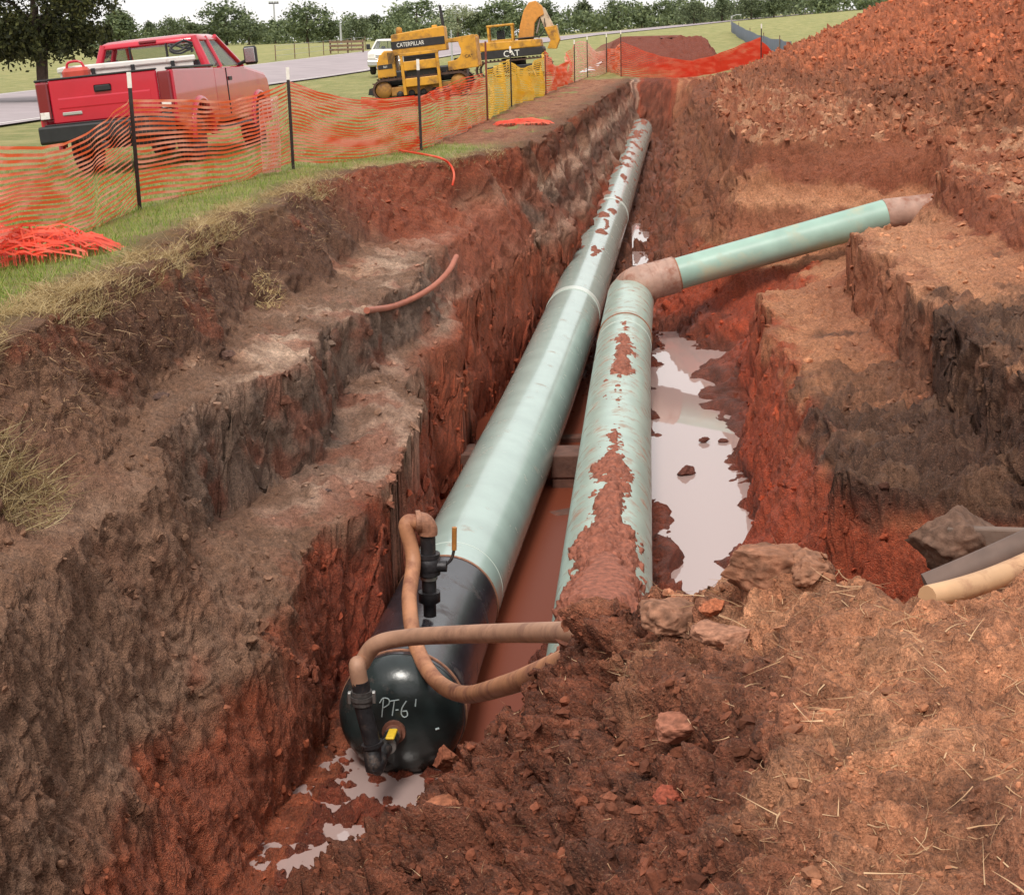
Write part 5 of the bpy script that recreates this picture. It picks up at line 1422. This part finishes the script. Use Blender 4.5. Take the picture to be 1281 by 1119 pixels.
TV = [tree_meshes(40+i, H, R_, k, M_LEAF)+(H, R_) for i, (k, H, R_) in enumerate(kinds)]
TP = tree_meshes(77, 6.4, 3.2, 'round', M_LEAFP, 44, 22, .2)+(6.4, 3.2)
tree_def = [(150, 13, 5, 1.0, 'tall broad tree in the far line, above the left end of the truck cab'), (190, 28, 5, .8, 'narrow tree in the far line directly left of the bright sky gap over the cab'), (212, 25, 0, .8, 'tree in the far line just right of the bright sky gap over the cab'),
 (240, 30, 3, 1.0, 'low rounded tree of the far line over the middle of the truck roof'), (284, 6, 0, 1.0, 'tall rounded tree of the far line above the truck windscreen'), (312, 25, 1, .9, 'wide lower tree of the far line above the wing mirror'),
 (345, 26, 3, 1.0, 'low tree of the far line under the tall lamp mast'), (385, 7, 0, .95, 'tall pointed-top tree between lamp mast and white pole'), (412, 30, 3, .8, 'low tree just left of the white pole'), (446, 25, 1, .7, 'small rounded tree just right of the white pole'),
 (468, 20, 3, .85, 'rounded tree above the front of the bulldozer'), (497, 18, 5, .9, 'tree rising left of the big tree behind the bulldozer hood'), (522, 0, 4, 1.15, 'biggest broad tree, directly behind the bulldozer hood'), (573, 7, -1, 1.0, 'pale thin-leaved tree right of the bulldozer exhaust'),
 (600, 16, 3, .85, 'dark tree between the pale tree and the excavator cab'), (632, 0, 0, 1.1, 'tall dark tree above the excavator cab'), (660, 12, 5, .9, 'dark tree directly left of the excavator boom'), (684, 1, 2, 1.0, 'tall tree right behind the excavator boom'),
 (729, 1, 2, .95, 'cone-shaped tree standing alone right of the excavator boom'), (772, 0, 4, .95, 'broad tree above the left end of the red earth bank'), (803, 11, 3, .8, 'lower tree between two tall ones above the red earth bank'), (835, 0, 0, 1.0, 'tall rounded tree above the middle of the red earth bank'),
 (868, 10, 1, .85, 'rounded tree above the right half of the red earth bank'), (903, 9, 5, .85, 'dark tree above the top end of the black silt fence'), (940, 13, 1, .8, 'low wide tree right of the silt fence top'), (968, 8, 3, .9, 'dark tree above the white-tipped lone post'), (1000, 2, 4, 1.0, 'broad dark tree left of the spoil heap slope'),
 (1032, 10, 3, .8, 'low tree where the far line meets the spoil heap slope'), (1090, 2, 1, .95, 'tree showing over the spoil heap crest'), (60, 20, 4, 1.0, 'broad tree of the far line behind the near tree trunk'), (100, 22, 0, .9, 'tree of the far line right of the near tree trunk'), (15, 22, 1, 1.0, 'tree of the far line at the left picture edge')]
def base_y(px): return float(np.interp(px, [0, 100, 350, 640, 900, 1100], [70, 67, 55, 47, 29, 24]))
def tree_at(px, top, v, wid, lab, name='tree'):
    cr, tk, H, R_ = (TP if v < 0 else TV[v])
    Y = 245+13*math.sin(px*.7)
    b = WY(px, base_y(px), Y); gz = float(ground_z(b[0], b[1])); b[2] = gz
    h = WY(px, top, Y)[2]-gz
    s = max(.6, h/H)
    root = empty(name, tuple(b)); root.rotation_euler[2] = px*.37; root.scale = (s*wid*1.4, s*wid*1.4, s*1.03)
    tag(root, lab, 'tree', 'trees of the far tree line')
    obj('crown', cr, root); obj('trunk', tk, root)
for d in tree_def: tree_at(*d)
# undergrowth along the foot of the tree line: one mass
r = np.random.default_rng(5); cl = []
for k in range(1500):
    px = r.uniform(-60, 1130); Y = r.uniform(238, 275); b = WY(px, base_y(px), Y); g = float(ground_z(b[0], b[1]))
    cl.append((b[0], Y, g+r.uniform(.1, 3.7)*(.75+.25*math.sin(px*.09)), r.uniform(.5, .95)))
V, Fq = leaf_cloud(np.array(cl), 30, .26, r, .62)
tag(obj('undergrowth', mesh_np('undergrowth', V, Fq, M_LEAF, False)), 'low dark undergrowth along the foot of the far tree line', 'undergrowth', kind='stuff')

# the near tree at the left edge
tb2 = W(53, 113, 0); tb2 = WY(53, 113, 70.0); tb2[2] = float(ground_z(tb2[0], tb2[1]))
nt = empty('tree', tuple(tb2)); tag(nt, 'big dark tree with low hanging foliage, left of the truck beyond the road', 'tree')
r = np.random.default_rng(9); cl = []
for k in range(900):
    q = r.normal(0, 1, 3); q /= np.linalg.norm(q); rad = r.uniform(.45, 1)**.5
    x, y, z = q[0]*rad*4.0-.6, q[1]*rad*3.6, 4.9+q[2]*rad*3.4
    if z < 2.0 and abs(x+.2) < .7: continue
    cl.append((x, y, max(z, 1.75+.5*r.random()), r.uniform(.22, .5)))
for k in range(60):                                              # drooping tassels
    x = r.uniform(-4, 3.2); y = r.uniform(-2.5, 2.5); z0 = 3.0+.3*x*0
    for j in range(4): cl.append((x+.05*j, y, z0-.38*j*(.5+.5*r.random()), .14))
V, Fq = leaf_cloud(np.array(cl), 34, .10, r, .62)
cro = obj('crown', mesh_np('crown', V, Fq, M_LEAFB, False), nt)
t = MB(); t.tube([(0, 0, -.3), (0, 0, .1), (.0, 0, .9), (.05, 0, 1.9), (-.1, .1, 3.4), (0, 0, 6)], [.34, .24, .2, .2, .14, .04], 12); t.build('trunk', M_BARK, nt)
for k in range(9):
    a = k*.72; L_ = r.uniform(1.5, 2.8); z0 = r.uniform(1.7, 3.2)
    MB().tube([(0, 0, z0), (L_*.5*math.cos(a), L_*.5*math.sin(a), z0+L_*.4), (L_*math.cos(a), L_*math.sin(a), z0+L_*.55)], [.09, .06, .02], 6).build('limb', M_BARK, nt)
MB().tube([(.1, .05, -.2), (.2, .05, 1.0), (.28, .05, 2.2)], [.11, .09, .08], 8).build('trunk', M_BARK, nt)

# ------------------------------------------------------------------ poles, field fence, silt fence
M_GALV = mat('galvanised_pole', lin(176, 178, 180), .5, metal=.3)
M_WOOD = mat('weathered_wood', lin(120, 96, 78), .85, var=.3, vscale=5, bump=.3)
def pole(name, px, ytop, ybot, Y, r_, lab, head=None):
    b = WY(px, ybot, Y); b[2] = float(ground_z(b[0], b[1])); h = WY(px, ytop, Y)[2]-b[2]
    root = empty(name, tuple(b)); tag(root, lab, 'pole')
    MB().tube([(0, 0, -.3), (0, 0, h)], [r_*1.2, r_*.8], 8).build('mast', M_GALV, root)
    if head == 'lamps':
        MB().box(-.9, .9, -.12, .12, h-.15, h+.05, .02).build('lamp_bar', M_CATB, root)
        for q in (-.7, -.25, .25, .7): MB().box(q-.16, q+.16, -.2, .2, h+.06, h+.32, .03).build('floodlight', M_GALV, root)
    elif head == 'arm':
        MB().tube([(0, 0, h-.1), (.6, 0, h+.1), (1.2, 0, h+.1)], .05, 6).build('lamp_arm', M_GALV, root)
    return root
pole('lamp_mast', 345, 4, 50, 300, .16, 'tall floodlight mast standing behind the far trees', 'lamps')
pole('utility_pole', 427, 30, 55, 205, .13, 'short white pole at the field edge left of the bulldozer', None)
pole('lamp_post', 565, 38, 58, 120, .06, 'small pale post just right of the bulldozer exhaust', None)
pole('lamp_post', 915, 20, 32, 200, .1, 'thin pale post above the silt fence top', 'arm')
# wire field fence by the road
ff = empty('field_fence', tuple(WY(400, 90, 118))); tag(ff, 'wire fence with thin posts along the far road side', 'fence')
fa = [WY(p, y, Y) for p, y, Y in ((346, 92, 134), (370, 90, 139), (388, 88, 144), (406, 86, 149), (424, 84, 154), (441, 82, 159), (458, 80, 164))]
for k, q in enumerate(fa):
    q[2] = float(ground_z(q[0], q[1]))
    MB().tube([(0, 0, -.2), (0, 0, 1.25)], .045, 6).build('post', M_WOOD, ff).location = Vector(q)-ff.location
for z in (.4, .8, 1.2):
    MB().tube([Vector(q)-ff.location+Vector((0, 0, z)) for q in fa], .012, 4).build('wire', M_GALV, ff)
lp = WY(436, 82, 152); lp[2] = float(ground_z(lp[0], lp[1]))
lg = empty('rail_gate', tuple(lp)); tag(lg, 'low weathered wooden rail barrier beside the road, left of the white pickup', 'barrier')
for z in (.25, .6, .95): MB().box(-1.7, 1.5, -.05, .05, z, z+.2, .01).build('rail', M_WOOD, lg)
for x in (-1.6, 0, 1.4): MB().box(x-.07, x+.07, .06, .2, -.2, 1.25, .01).build('post', M_WOOD, lg)
# black silt fence climbing the slope at the right
M_SILT = mat('black_silt_fabric', lin(74, 82, 92), .7, var=.15, vscale=2)
def ground_seen(px, py):
    d = ray(px, py); t = np.linspace(40, 400, 4000); q = CAM+d*t[:, None]
    return q[np.argmax(q[:, 2] < ground_z(q[:, 0], q[:, 1]))]
sl = [ground_seen(p, y) for p, y in ((915, 40), (924, 47), (938, 56), (955, 65), (975, 71), (990, 75))]
sr = empty('silt_fence', tuple(sl[2])); tag(sr, 'dark fabric silt fence running down towards the spoil heap', 'fence')
for k, q in enumerate(sl): q[2] = float(ground_z(q[0], q[1])) if q[1] > 87 else height(q[0], q[1])
for k in range(len(sl)-1):
    a, b = sl[k]-np.array(sr.location), sl[k+1]-np.array(sr.location); d = b-a; n_ = np.array([d[1], -d[0], 0]); n_ = n_/np.linalg.norm(n_)*.01
    vs = []; m = 10
    for j in range(m):
        f = j/(m-1); p = a+d*f; sag = -.08*math.sin(math.pi*f)
        for z in (-.15, 1.15+sag):
            for s in (-1, 1): vs.append(p+n_*s+np.array([0, 0, z])+n_*6*math.sin(f*9+k))
    fs = []
    for j in range(m-1):
        o4, o5 = j*4, j*4+4
        fs += [(o4, o5, o5+2, o4+2), (o5+1, o4+1, o4+3, o5+3), (o4+2, o5+2, o5+3, o4+3)]
    MB().add(vs, fs, True).build('fabric_panel', M_SILT, sr)
    MB().box(-.03, .03, -.03, .03, -.2, 1.4).build('stake', M_WOOD, sr).location = Vector(a)
# ------------------------------------------------------------------ lumps of clay that can be told apart
def attr_mat(name, rough=.9, bump=.6, bscale=30, spec=.3):
    m = bpy.data.materials.new(name); m.use_nodes = True
    n, l = m.node_tree.nodes, m.node_tree.links; b = n['Principled BSDF']; b.inputs['Roughness'].default_value = rough; b.inputs['Specular IOR Level'].default_value = spec
    at = n.new('ShaderNodeAttribute'); at.attribute_name = 'soil'
    tc = n.new('ShaderNodeTexCoord'); no = n.new('ShaderNodeTexNoise'); no.inputs['Scale'].default_value = bscale; no.inputs['Detail'].default_value = 6; no.inputs['Roughness'].default_value = .65
    l.new(tc.outputs['Object'], no.inputs['Vector'])
    mr = n.new('ShaderNodeMapRange'); mr.inputs[1].default_value = .3; mr.inputs[2].default_value = .7; mr.inputs[3].default_value = .6; mr.inputs[4].default_value = 1.25; l.new(no.outputs['Fac'], mr.inputs[0])
    v = n.new('ShaderNodeVectorMath'); v.operation = 'SCALE'; l.new(at.outputs['Color'], v.inputs[0]); l.new(mr.outputs[0], v.inputs['Scale']); l.new(v.outputs[0], b.inputs['Base Color'])
    bp = n.new('ShaderNodeBump'); bp.inputs['Strength'].default_value = bump; bp.inputs['Distance'].default_value = .02; l.new(no.outputs['Fac'], bp.inputs['Height']); l.new(bp.outputs[0], b.inputs['Normal'])
    return m
M_CLOD = attr_mat('clod_soil')
def icos(sub):
    t = (1+5**.5)/2
    v = [(-1,t,0),(1,t,0),(-1,-t,0),(1,-t,0),(0,-1,t),(0,1,t),(0,-1,-t),(0,1,-t),(t,0,-1),(t,0,1),(-t,0,-1),(-t,0,1)]
    f = [(0,11,5),(0,5,1),(0,1,7),(0,7,10),(0,10,11),(1,5,9),(5,11,4),(11,10,2),(10,7,6),(7,1,8),(3,9,4),(3,4,2),(3,2,6),(3,6,8),(3,8,9),(4,9,5),(2,4,11),(6,2,10),(8,6,7),(9,8,1)]
    v = [np.array(p)/np.linalg.norm(p) for p in v]
    for _ in range(sub):
        c = {}; nf = []
        def mid(a, b):
            k = (min(a, b), max(a, b))
            if k not in c:
                p = v[a]+v[b]; v.append(p/np.linalg.norm(p)); c[k] = len(v)-1
            return c[k]
        for a, b, d in f:
            x, y, z = mid(a, b), mid(b, d), mid(d, a); nf += [(a,x,z),(b,y,x),(d,z,y),(x,y,z)]
        f = nf
    return np.array(v), np.array(f)
IC0, IC1, IC2, IC4 = icos(0), icos(1), icos(2), icos(4)
def clay_lump(px, py, size, sq, col, lab, seed, rot=0., sink=.42, at=None, ang=.12):
    b = hit(px, py) if at is None else np.array(at)
    v, f = IC4; v = v.copy()
    # angular: clip against random planes, then roughen
    r = np.random.default_rng(seed)
    for k in range(14):
        n = r.normal(0, 1, 3); n /= np.linalg.norm(n); d = r.uniform(.45, .8)
        ov = np.maximum(0, v@n-d); v = v-ov[:, None]*n
    nz = ang*fbm(v[:, 0]*2+seed, v[:, 1]*2, v[:, 2]*2, 4, .6)+.07*fbm(v[:, 0]*6+seed, v[:, 1]*9, v[:, 2]*9, 2)
    v = v*(1+nz)[:, None]*np.array(size)
    me = mesh_np('clay_lump', v, f, M_CLOD, True)
    tint = np.clip(1+.5*fbm(v[:, 0]*5/size[0]+3, v[:, 1]*5/size[0], v[:, 2]*5/size[0], 3), .55, 1.5)
    set_attr(me, 'soil', (np.array(col)[None]*tint[:, None]).astype(np.float32))
    o = obj('clay_lump', me); o.location = (b[0], b[1], b[2]+size[2]*(1-sink*2)); o.rotation_euler[2] = rot
    tag(o, lab, 'clay lump', 'large lumps of clay'); return o
clay_lump(955, 716, (.22, .17, .12), 0, C(148, 102, 78), 'largest tan clay lump on the bank crest in front of the pool', 1, .3)
clay_lump(1015, 712, (.13, .11, .07), 0, C(148, 104, 80), 'tan clay lump right of the largest one on the bank crest', 2, .8)
clay_lump(845, 775, (.15, .13, .09), 0, C(146, 104, 82), 'pale grey-tan clay lump at the bank crest below the narrower pipe', 3, .1)
clay_lump(905, 800, (.11, .11, .06), 0, C(164, 116, 92), 'pinkish pale clay lump below the largest one on the bank', 4, 1.1)
clay_lump(842, 925, (.10, .08, .06), 0, C(160, 104, 82), 'flat-topped pinkish clay lump among dark clods on the bank', 5, .4, .3)
clay_lump(893, 760, (.055, .05, .04), 0, C(176, 104, 72), 'small orange clay lump near the bank crest', 6, .2)
clay_lump(832, 1002, (.05, .05, .04), 0, C(150, 76, 56), 'small reddish clay lump low on the dark bank', 7, .2)
clay_lump(395, 622, (.14, .12, .10), 0, C(92, 72, 66), 'dark clay lump on the pale patch of the lower left bench', 8, .2)
clay_lump(393, 634, (.1, .09, .07), 0, C(98, 78, 70), 'smaller dark lump touching the one on the lower left bench', 9, .9)
clay_lump(281, 447, (.1, .08, .06), 0, C(104, 78, 68), 'brown clod on the pale upper left bench', 10, .4)
clay_lump(200, 498, (.1, .08, .06), 0, C(96, 74, 66), 'brown clod at the left end of the pale upper left bench', 11, .4)
clay_lump(1215, 705, (.34, .3, .26), 0, C(108, 82, 68), 'big grey clay mass beside the dark pipe at the right picture edge', 12, .5, at=WY(1205, 712, 8.2), sink=.3)
for k, (px, py, s, lab) in enumerate(((880, 552, .07, 'small dark lump sticking out of the upper pool'), (858, 592, .11, 'mud island in the left of the pool'), (905, 552, .05, 'tiny mud lump right of the pool stick-out'))):
    clay_lump(px, py, (s*1.3, s, s*.7), 0, C(104, 62, 52), lab, 20+k, .3, at=W(px, py, -3.03), sink=.4)
clay_lump(552, 960, (.1, .09, .12), 0, C(150, 90, 66), 'pointed orange clod leaning on the end cap side', 31, .3, at=WY(556, 955, 9.2), sink=.35)
clay_lump(560, 1015, (.14, .1, .06), 0, C(164, 102, 74), 'flat pale orange clod on the bank below the end cap', 32, .7, .35)

# ------------------------------------------------------------------ loose clods, straw, grass: scattered over the ground mesh
Pf = P.reshape(-1, 3); Nf = Nn2.reshape(-1, 3); Sf = SOIL.reshape(-1, 3)
du = np.linalg.norm(np.gradient(P, axis=1), axis=-1); dv = np.linalg.norm(np.gradient(P, axis=0), axis=-1)
AREA = (du*dv).ravel()
view = ((np.abs(GX) < .36*GY+.3) & (GY > 2.9)).ravel()
def sample(wt, n, rng):
    w = (wt*AREA*view); c = np.cumsum(w); u = rng.random(n)*c[-1]
    return np.searchsorted(c, u)
def stuff_clods(name, label, wt, n, smin, smax, ico, rng, colmul=1.0, flat=.75, dist_pow=0., big=3.0, jag=.1, smooth=False):
    i = sample(wt, n, rng)
    V0, F0 = ico
    s = smin*(smax/smin)**(rng.random(n)**big)*np.clip(Pf[i, 1]/9, .6, 3)**dist_pow
    k = len(V0)
    kinds_ = []
    for q in range(16):                                   # a set of broken shapes: a ball cut by planes, then roughened
        v_ = V0.copy()
        for _ in range(7):
            nn = rng.normal(0, 1, 3); nn /= np.linalg.norm(nn); ov = np.maximum(0, v_@nn-rng.uniform(.35, .75)); v_ = v_-ov[:, None]*nn
        kinds_.append(v_*(1+jag*rng.normal(0, 1, (k, 1))).clip(.6, 1.5)*1.15)
    vv = np.array(kinds_)[rng.integers(0, 16, n)]
    ax = rng.uniform(.6, 1.25, (n, 1, 3)); ax[..., 2] *= flat
    vv = vv*ax*s[:, None, None]
    a = rng.uniform(0, 6.28, n); ca, sa = np.cos(a)[:, None], np.sin(a)[:, None]
    tl = rng.normal(0, .35, (n, 1))
    x = vv[..., 0]*ca-vv[..., 1]*sa; y = vv[..., 0]*sa+vv[..., 1]*ca; z = vv[..., 2]+tl*vv[..., 0]
    V = np.stack([x, y, z], -1)+Pf[i][:, None]+Nf[i][:, None]*(s*.12)[:, None, None]
    Fc = (F0[None]+(np.arange(n)*k)[:, None, None]).reshape(-1, 3)
    me = mesh_np(name, V.reshape(-1, 3), Fc, M_CLOD, smooth)
    tint = rng.uniform(.7, 1.22, (n, 1))*colmul
    c = Sf[i]*tint
    set_attr(me, 'soil', np.repeat(c, k, 0).astype(np.float32))
    tag(obj(name, me), label, 'soil', kind='stuff')
r = np.random.default_rng(21)
bmf = BM.ravel(); hmf = heap_m.ravel(); flf = floor_m.ravel(); tanf = tan.ravel(); kzf = KZ.ravel(); gyf = GY.ravel(); gxf = GX.ravel(); stf = steep.ravel(); inpf = inpit.ravel(); gmf = GM.ravel()
stuff_clods('loose_clods', 'crumbled soil clods strewn over the near bank', bmf*(1.15-1.0*tanf)*(gyf < 11)/np.clip(gyf, 3, 12)**1.0, 9500, .007, .04, IC1, r, dist_pow=.3, big=1.9, jag=.13)
stuff_clods('soil_crumbs', 'fine soil crumbs over the near bank', bmf*(1.1-.35*tanf)*(gyf < 11)/np.clip(gyf, 3, 12)**1.2, 26000, .004, .014, IC0, r, dist_pow=.3)
stuff_clods('heap_clods', 'orange clay clods covering the spoil heap', hmf*(1/np.clip(gyf, 15, 60)), 15000, .012, .10, IC0, r, big=3.2, flat=.85)
stuff_clods('trench_crumbs', 'loose crumbs fallen onto the benches and trench floor', (1-stf)*inpf*(1-bmf)*(gyf < 45)*(.5+flf)*(1-pool_m.ravel())/np.clip(gyf, 6, 40), 7000, .010, .045, IC1, r, dist_pow=.35, big=2.5)
stuff_clods('open_ground_clods', 'clods scattered over the bare ground right of the trench', (kzf > NK-2.1)*(1-hmf)*(1-bmf)*(gyf < 70)/np.clip(gyf, 12, 60), 9000, .015, .09, IC0, r, big=2.4)
stuff_clods('wall_lumps', 'lumps clinging to the cut walls', stf*inpf*(1-bmf)*(gyf < 40)/np.clip(gyf, 6, 40)**1.3, 1200, .012, .04, IC1, r, dist_pow=.4, big=2.4, flat=1.0)

def strands(name, label, cat, wt, n, lmin, lmax, wid, m, rng, lift=.006, curl=.5, upright=0., cols=None, taper=True):
    i = sample(wt, n, rng)
    L_ = rng.uniform(lmin, lmax, n); a = rng.uniform(0, 6.28, n)
    d = np.stack([np.cos(a), np.sin(a), np.zeros(n)], -1)
    d = d-(d*Nf[i]).sum(1, keepdims=True)*Nf[i]*.8
    up_ = np.array([0, 0, 1.0])
    d = d*(1-upright)+up_*upright; d /= np.linalg.norm(d, axis=1, keepdims=True)
    b = rng.normal(0, curl, (n, 3)); b[:, 2] *= .35
    w = np.cross(d, rng.normal(0, 1, (n, 3))); w /= np.linalg.norm(w, axis=1, keepdims=True)
    w = w*(wid*rng.uniform(.6, 1.4, (n, 1)))
    K = 4; rows = []
    for k in range(K):
        f = k/(K-1)
        p = Pf[i]+Nf[i]*lift+d*(L_*f)[:, None]+b*(L_*f*f)[:, None]+up_*(rng.random(n)*.0)[:, None]
        ww = w*(1-(.85*f if taper else 0))
        rows += [p-ww, p+ww]
    V = np.stack(rows, 1)
    f0 = np.array([(0, 1, 3, 2), (2, 3, 5, 4), (4, 5, 7, 6)])
    Fq = (f0[None]+(np.arange(n)*8)[:, None, None]).reshape(-1, 4)
    me = mesh_np(name, V.reshape(-1, 3), Fq, m, False)
    tag(obj(name, me), label, cat, kind='stuff')
def blade_mat(name, a, b, c):
    m = leaf_mat(name, a, b, c); return m
M_STRAW = blade_mat('dry_straw', lin(156, 118, 88), lin(196, 156, 118), lin(222, 188, 148))
M_GRASS = blade_mat('mown_grass', lin(96, 122, 48), lin(126, 150, 66), lin(164, 170, 98))
M_DRYG = blade_mat('dry_grass', lin(150, 126, 84), lin(190, 166, 118), lin(214, 194, 150))
strands('straw', 'dry straw and roots strewn over the near bank', 'straw', bmf*(.12+tanf)*(gyf < 10)/np.clip(gyf, 3, 10)**1.2, 6500, .025, .10, .0016, M_STRAW, r, lift=.006, curl=.35)
strands('straw_stems', 'longer dry stems lying on the bank', 'straw', bmf*(.05+tanf)*(gyf < 9)/np.clip(gyf, 3, 10), 520, .05, .15, .0022, M_STRAW, r, lift=.012, curl=.3)
lipd = (np.interp(gyf, _l0[:, 1], _l0[:, 0])-gxf)
lw = gmf*(gmf > .4)
strands('lawn_grass', 'short mown grass beside the trench', 'grass', lw*(gyf < 46)/np.clip(gyf, 9, 46)**1.5, 56000, .03, .085, .0035, M_GRASS, r, lift=0, curl=.35, upright=.75)
strands('dry_lip_grass', 'dry straw-coloured grass fringe along the trench lip', 'grass', (lipd > -.10)*(lipd < .38)*(gyf < 27)*(kzf < 1.25)*np.clip(2.2*fbm(gxf/.6, gyf/.9, gxf*0, 2)+.45, .02, 1.2)/np.clip(gyf, 8, 30), 10000, .04, .14, .003, M_DRYG, r, lift=0, curl=.7, upright=.45)
strands('lip_roots', 'roots and dry grass hanging down the upper left cut', 'grass', (kzf > 1.02)*(kzf < 1.7)*(gyf < 27)/np.clip(gyf, 8, 30), 2500, .04, .14, .0022, M_STRAW, r, lift=.01, curl=.6)
tp = hit(28, 622)
strands('grass_tuft', 'pale dry grass tuft fallen on the left bench at the picture edge', 'grass', (np.hypot(gxf-tp[0], (gyf-tp[1])*.6) < .22), 900, .06, .2, .003, M_DRYG, r, lift=.01, curl=.7, upright=.35)
tp = hit(335, 372)
strands('grass_tuft', 'small dry tuft on the upper left bench', 'grass', (np.hypot(gxf-tp[0], (gyf-tp[1])*.5) < .16), 260, .05, .14, .0028, M_DRYG, r, lift=.01, curl=.7, upright=.35)
# dry field edges right of the truck: taller pale grass under the netting is left to the lawn

# ------------------------------------------------------------------ things lying about
def lying(name, lab, pp, rr, m, cat='hose'):
    o = MB().tube(smooth_path(pp, 40), rr, 12).build(name, m); tag(o, lab, cat); return o
b1 = [hit(px, py)+np.array([0, 0, .04]) for px, py in ((459, 393), (490, 388), (520, 376))]
b1 += [b1[-1]+(WY(545, 356, b1[-1][1]+.5)-b1[-1]), WY(562, 338, b1[-1][1]+.9), WY(571, 321, b1[-1][1]+1.3)]
lying('brown_hose', 'thin reddish-brown hose hanging over the upper left bench corner', b1, .035, mat('reddish_hose', lin(166, 98, 76), .55, var=.15))
M_CONC = mat('tan_plastic_pipe', lin(202, 160, 120), .55, var=.12, vscale=6, dirt=lin(150, 104, 80), dscale=5, damount=.4)
lying('tan_pipe', 'long tan pipe lying on the bank at the right picture edge', [WY(1160, 747, 5.55), WY(1200, 737, 5.65), WY(1245, 722, 5.8), WY(1300, 698, 6.0), WY(1380, 660, 6.3)], .045, M_CONC, 'pipe')
lying('dark_pipe', 'dark muddy pipe above the tan one at the right picture edge', [WY(1160, 735, 7.0), WY(1215, 712, 7.0), WY(1260, 692, 7.0), WY(1330, 660, 7.0), WY(1400, 630, 7.1)], .07, mat('dark_muddy_pipe', lin(104, 84, 74), .7, var=.25, vscale=6), 'pipe')
bd = WY(1255, 690, 8.0)
o = MB().box(-.3, .45, -.03, .03, -.12, .13, .008).build('board', mat('grey_board', lin(112, 92, 80), .8, var=.25, vscale=4, bump=.3)); o.location = bd; o.rotation_euler = (0, .03, -.1); tag(o, 'short grey board on edge behind the pipes at the right edge', 'board')
# ------------------------------------------------------------------ water
def water_mat(name, col, rough, bump, bscale, mixspec=.5):
    m = bpy.data.materials.new(name); m.use_nodes = True
    n, l = m.node_tree.nodes, m.node_tree.links; b = n['Principled BSDF']
    b.inputs['Base Color'].default_value = tuple(col)+(1,); b.inputs['Roughness'].default_value = rough
    b.inputs['Specular IOR Level'].default_value = mixspec
    tc = n.new('ShaderNodeTexCoord'); no = n.new('ShaderNodeTexNoise'); no.inputs['Scale'].default_value = bscale; no.inputs['Detail'].default_value = 4
    l.new(tc.outputs['Object'], no.inputs['Vector'])
    bp = n.new('ShaderNodeBump'); bp.inputs['Strength'].default_value = bump; bp.inputs['Distance'].default_value = .01
    l.new(no.outputs['Fac'], bp.inputs['Height']); l.new(bp.outputs[0], b.inputs['Normal'])
    return m
M_POOL = water_mat('sky_whitened_muddy_water', lin(174, 150, 144), .02, .03, 3, 1.0)  # muddy base colour whitened to stand in for the sky's reflection
M_BROWNW = water_mat('brown_trench_water', lin(120, 62, 44), .3, .04, 5, .03)
def water(name, poly, z, m, label):
    me = bpy.data.meshes.new(name); me.from_pydata([(x, y, z) for x, y in poly], [], [tuple(range(len(poly)))]); me.materials.append(m); me.update()
    o = obj(name, me); tag(o, label, kind='structure'); return o
water('pool', [(1.05, 11.5), (2.6, 11.5), (3.9, 23), (3.6, 26.5), (1.7, 26.5)], -3.04, M_POOL, 'muddy pool reflecting the white sky beside the narrower pipe')
water('trench_water', [(-1.4, 12.4), (-.48, 11.2), (-.48, 10.3), (.5, 10.3), (.75, 12.4), (1.75, 26), (1.5, 29), (-.2, 29), (-1.2, 19)], -3.37, M_BROWNW, 'brown water standing under the main pipe')
water('puddles', [(-2.1, 8.5), (-.5, 8.5), (-.5, 10.9), (-1.2, 12.3), (-2.1, 12.3)], -3.36, M_POOL, 'small puddles in the mud before the capped end')
water('far_puddle', [(2.6, 33), (4.6, 33), (5.0, 41), (3.2, 41)], -2.81, M_POOL, 'small puddle farther along the trench floor')
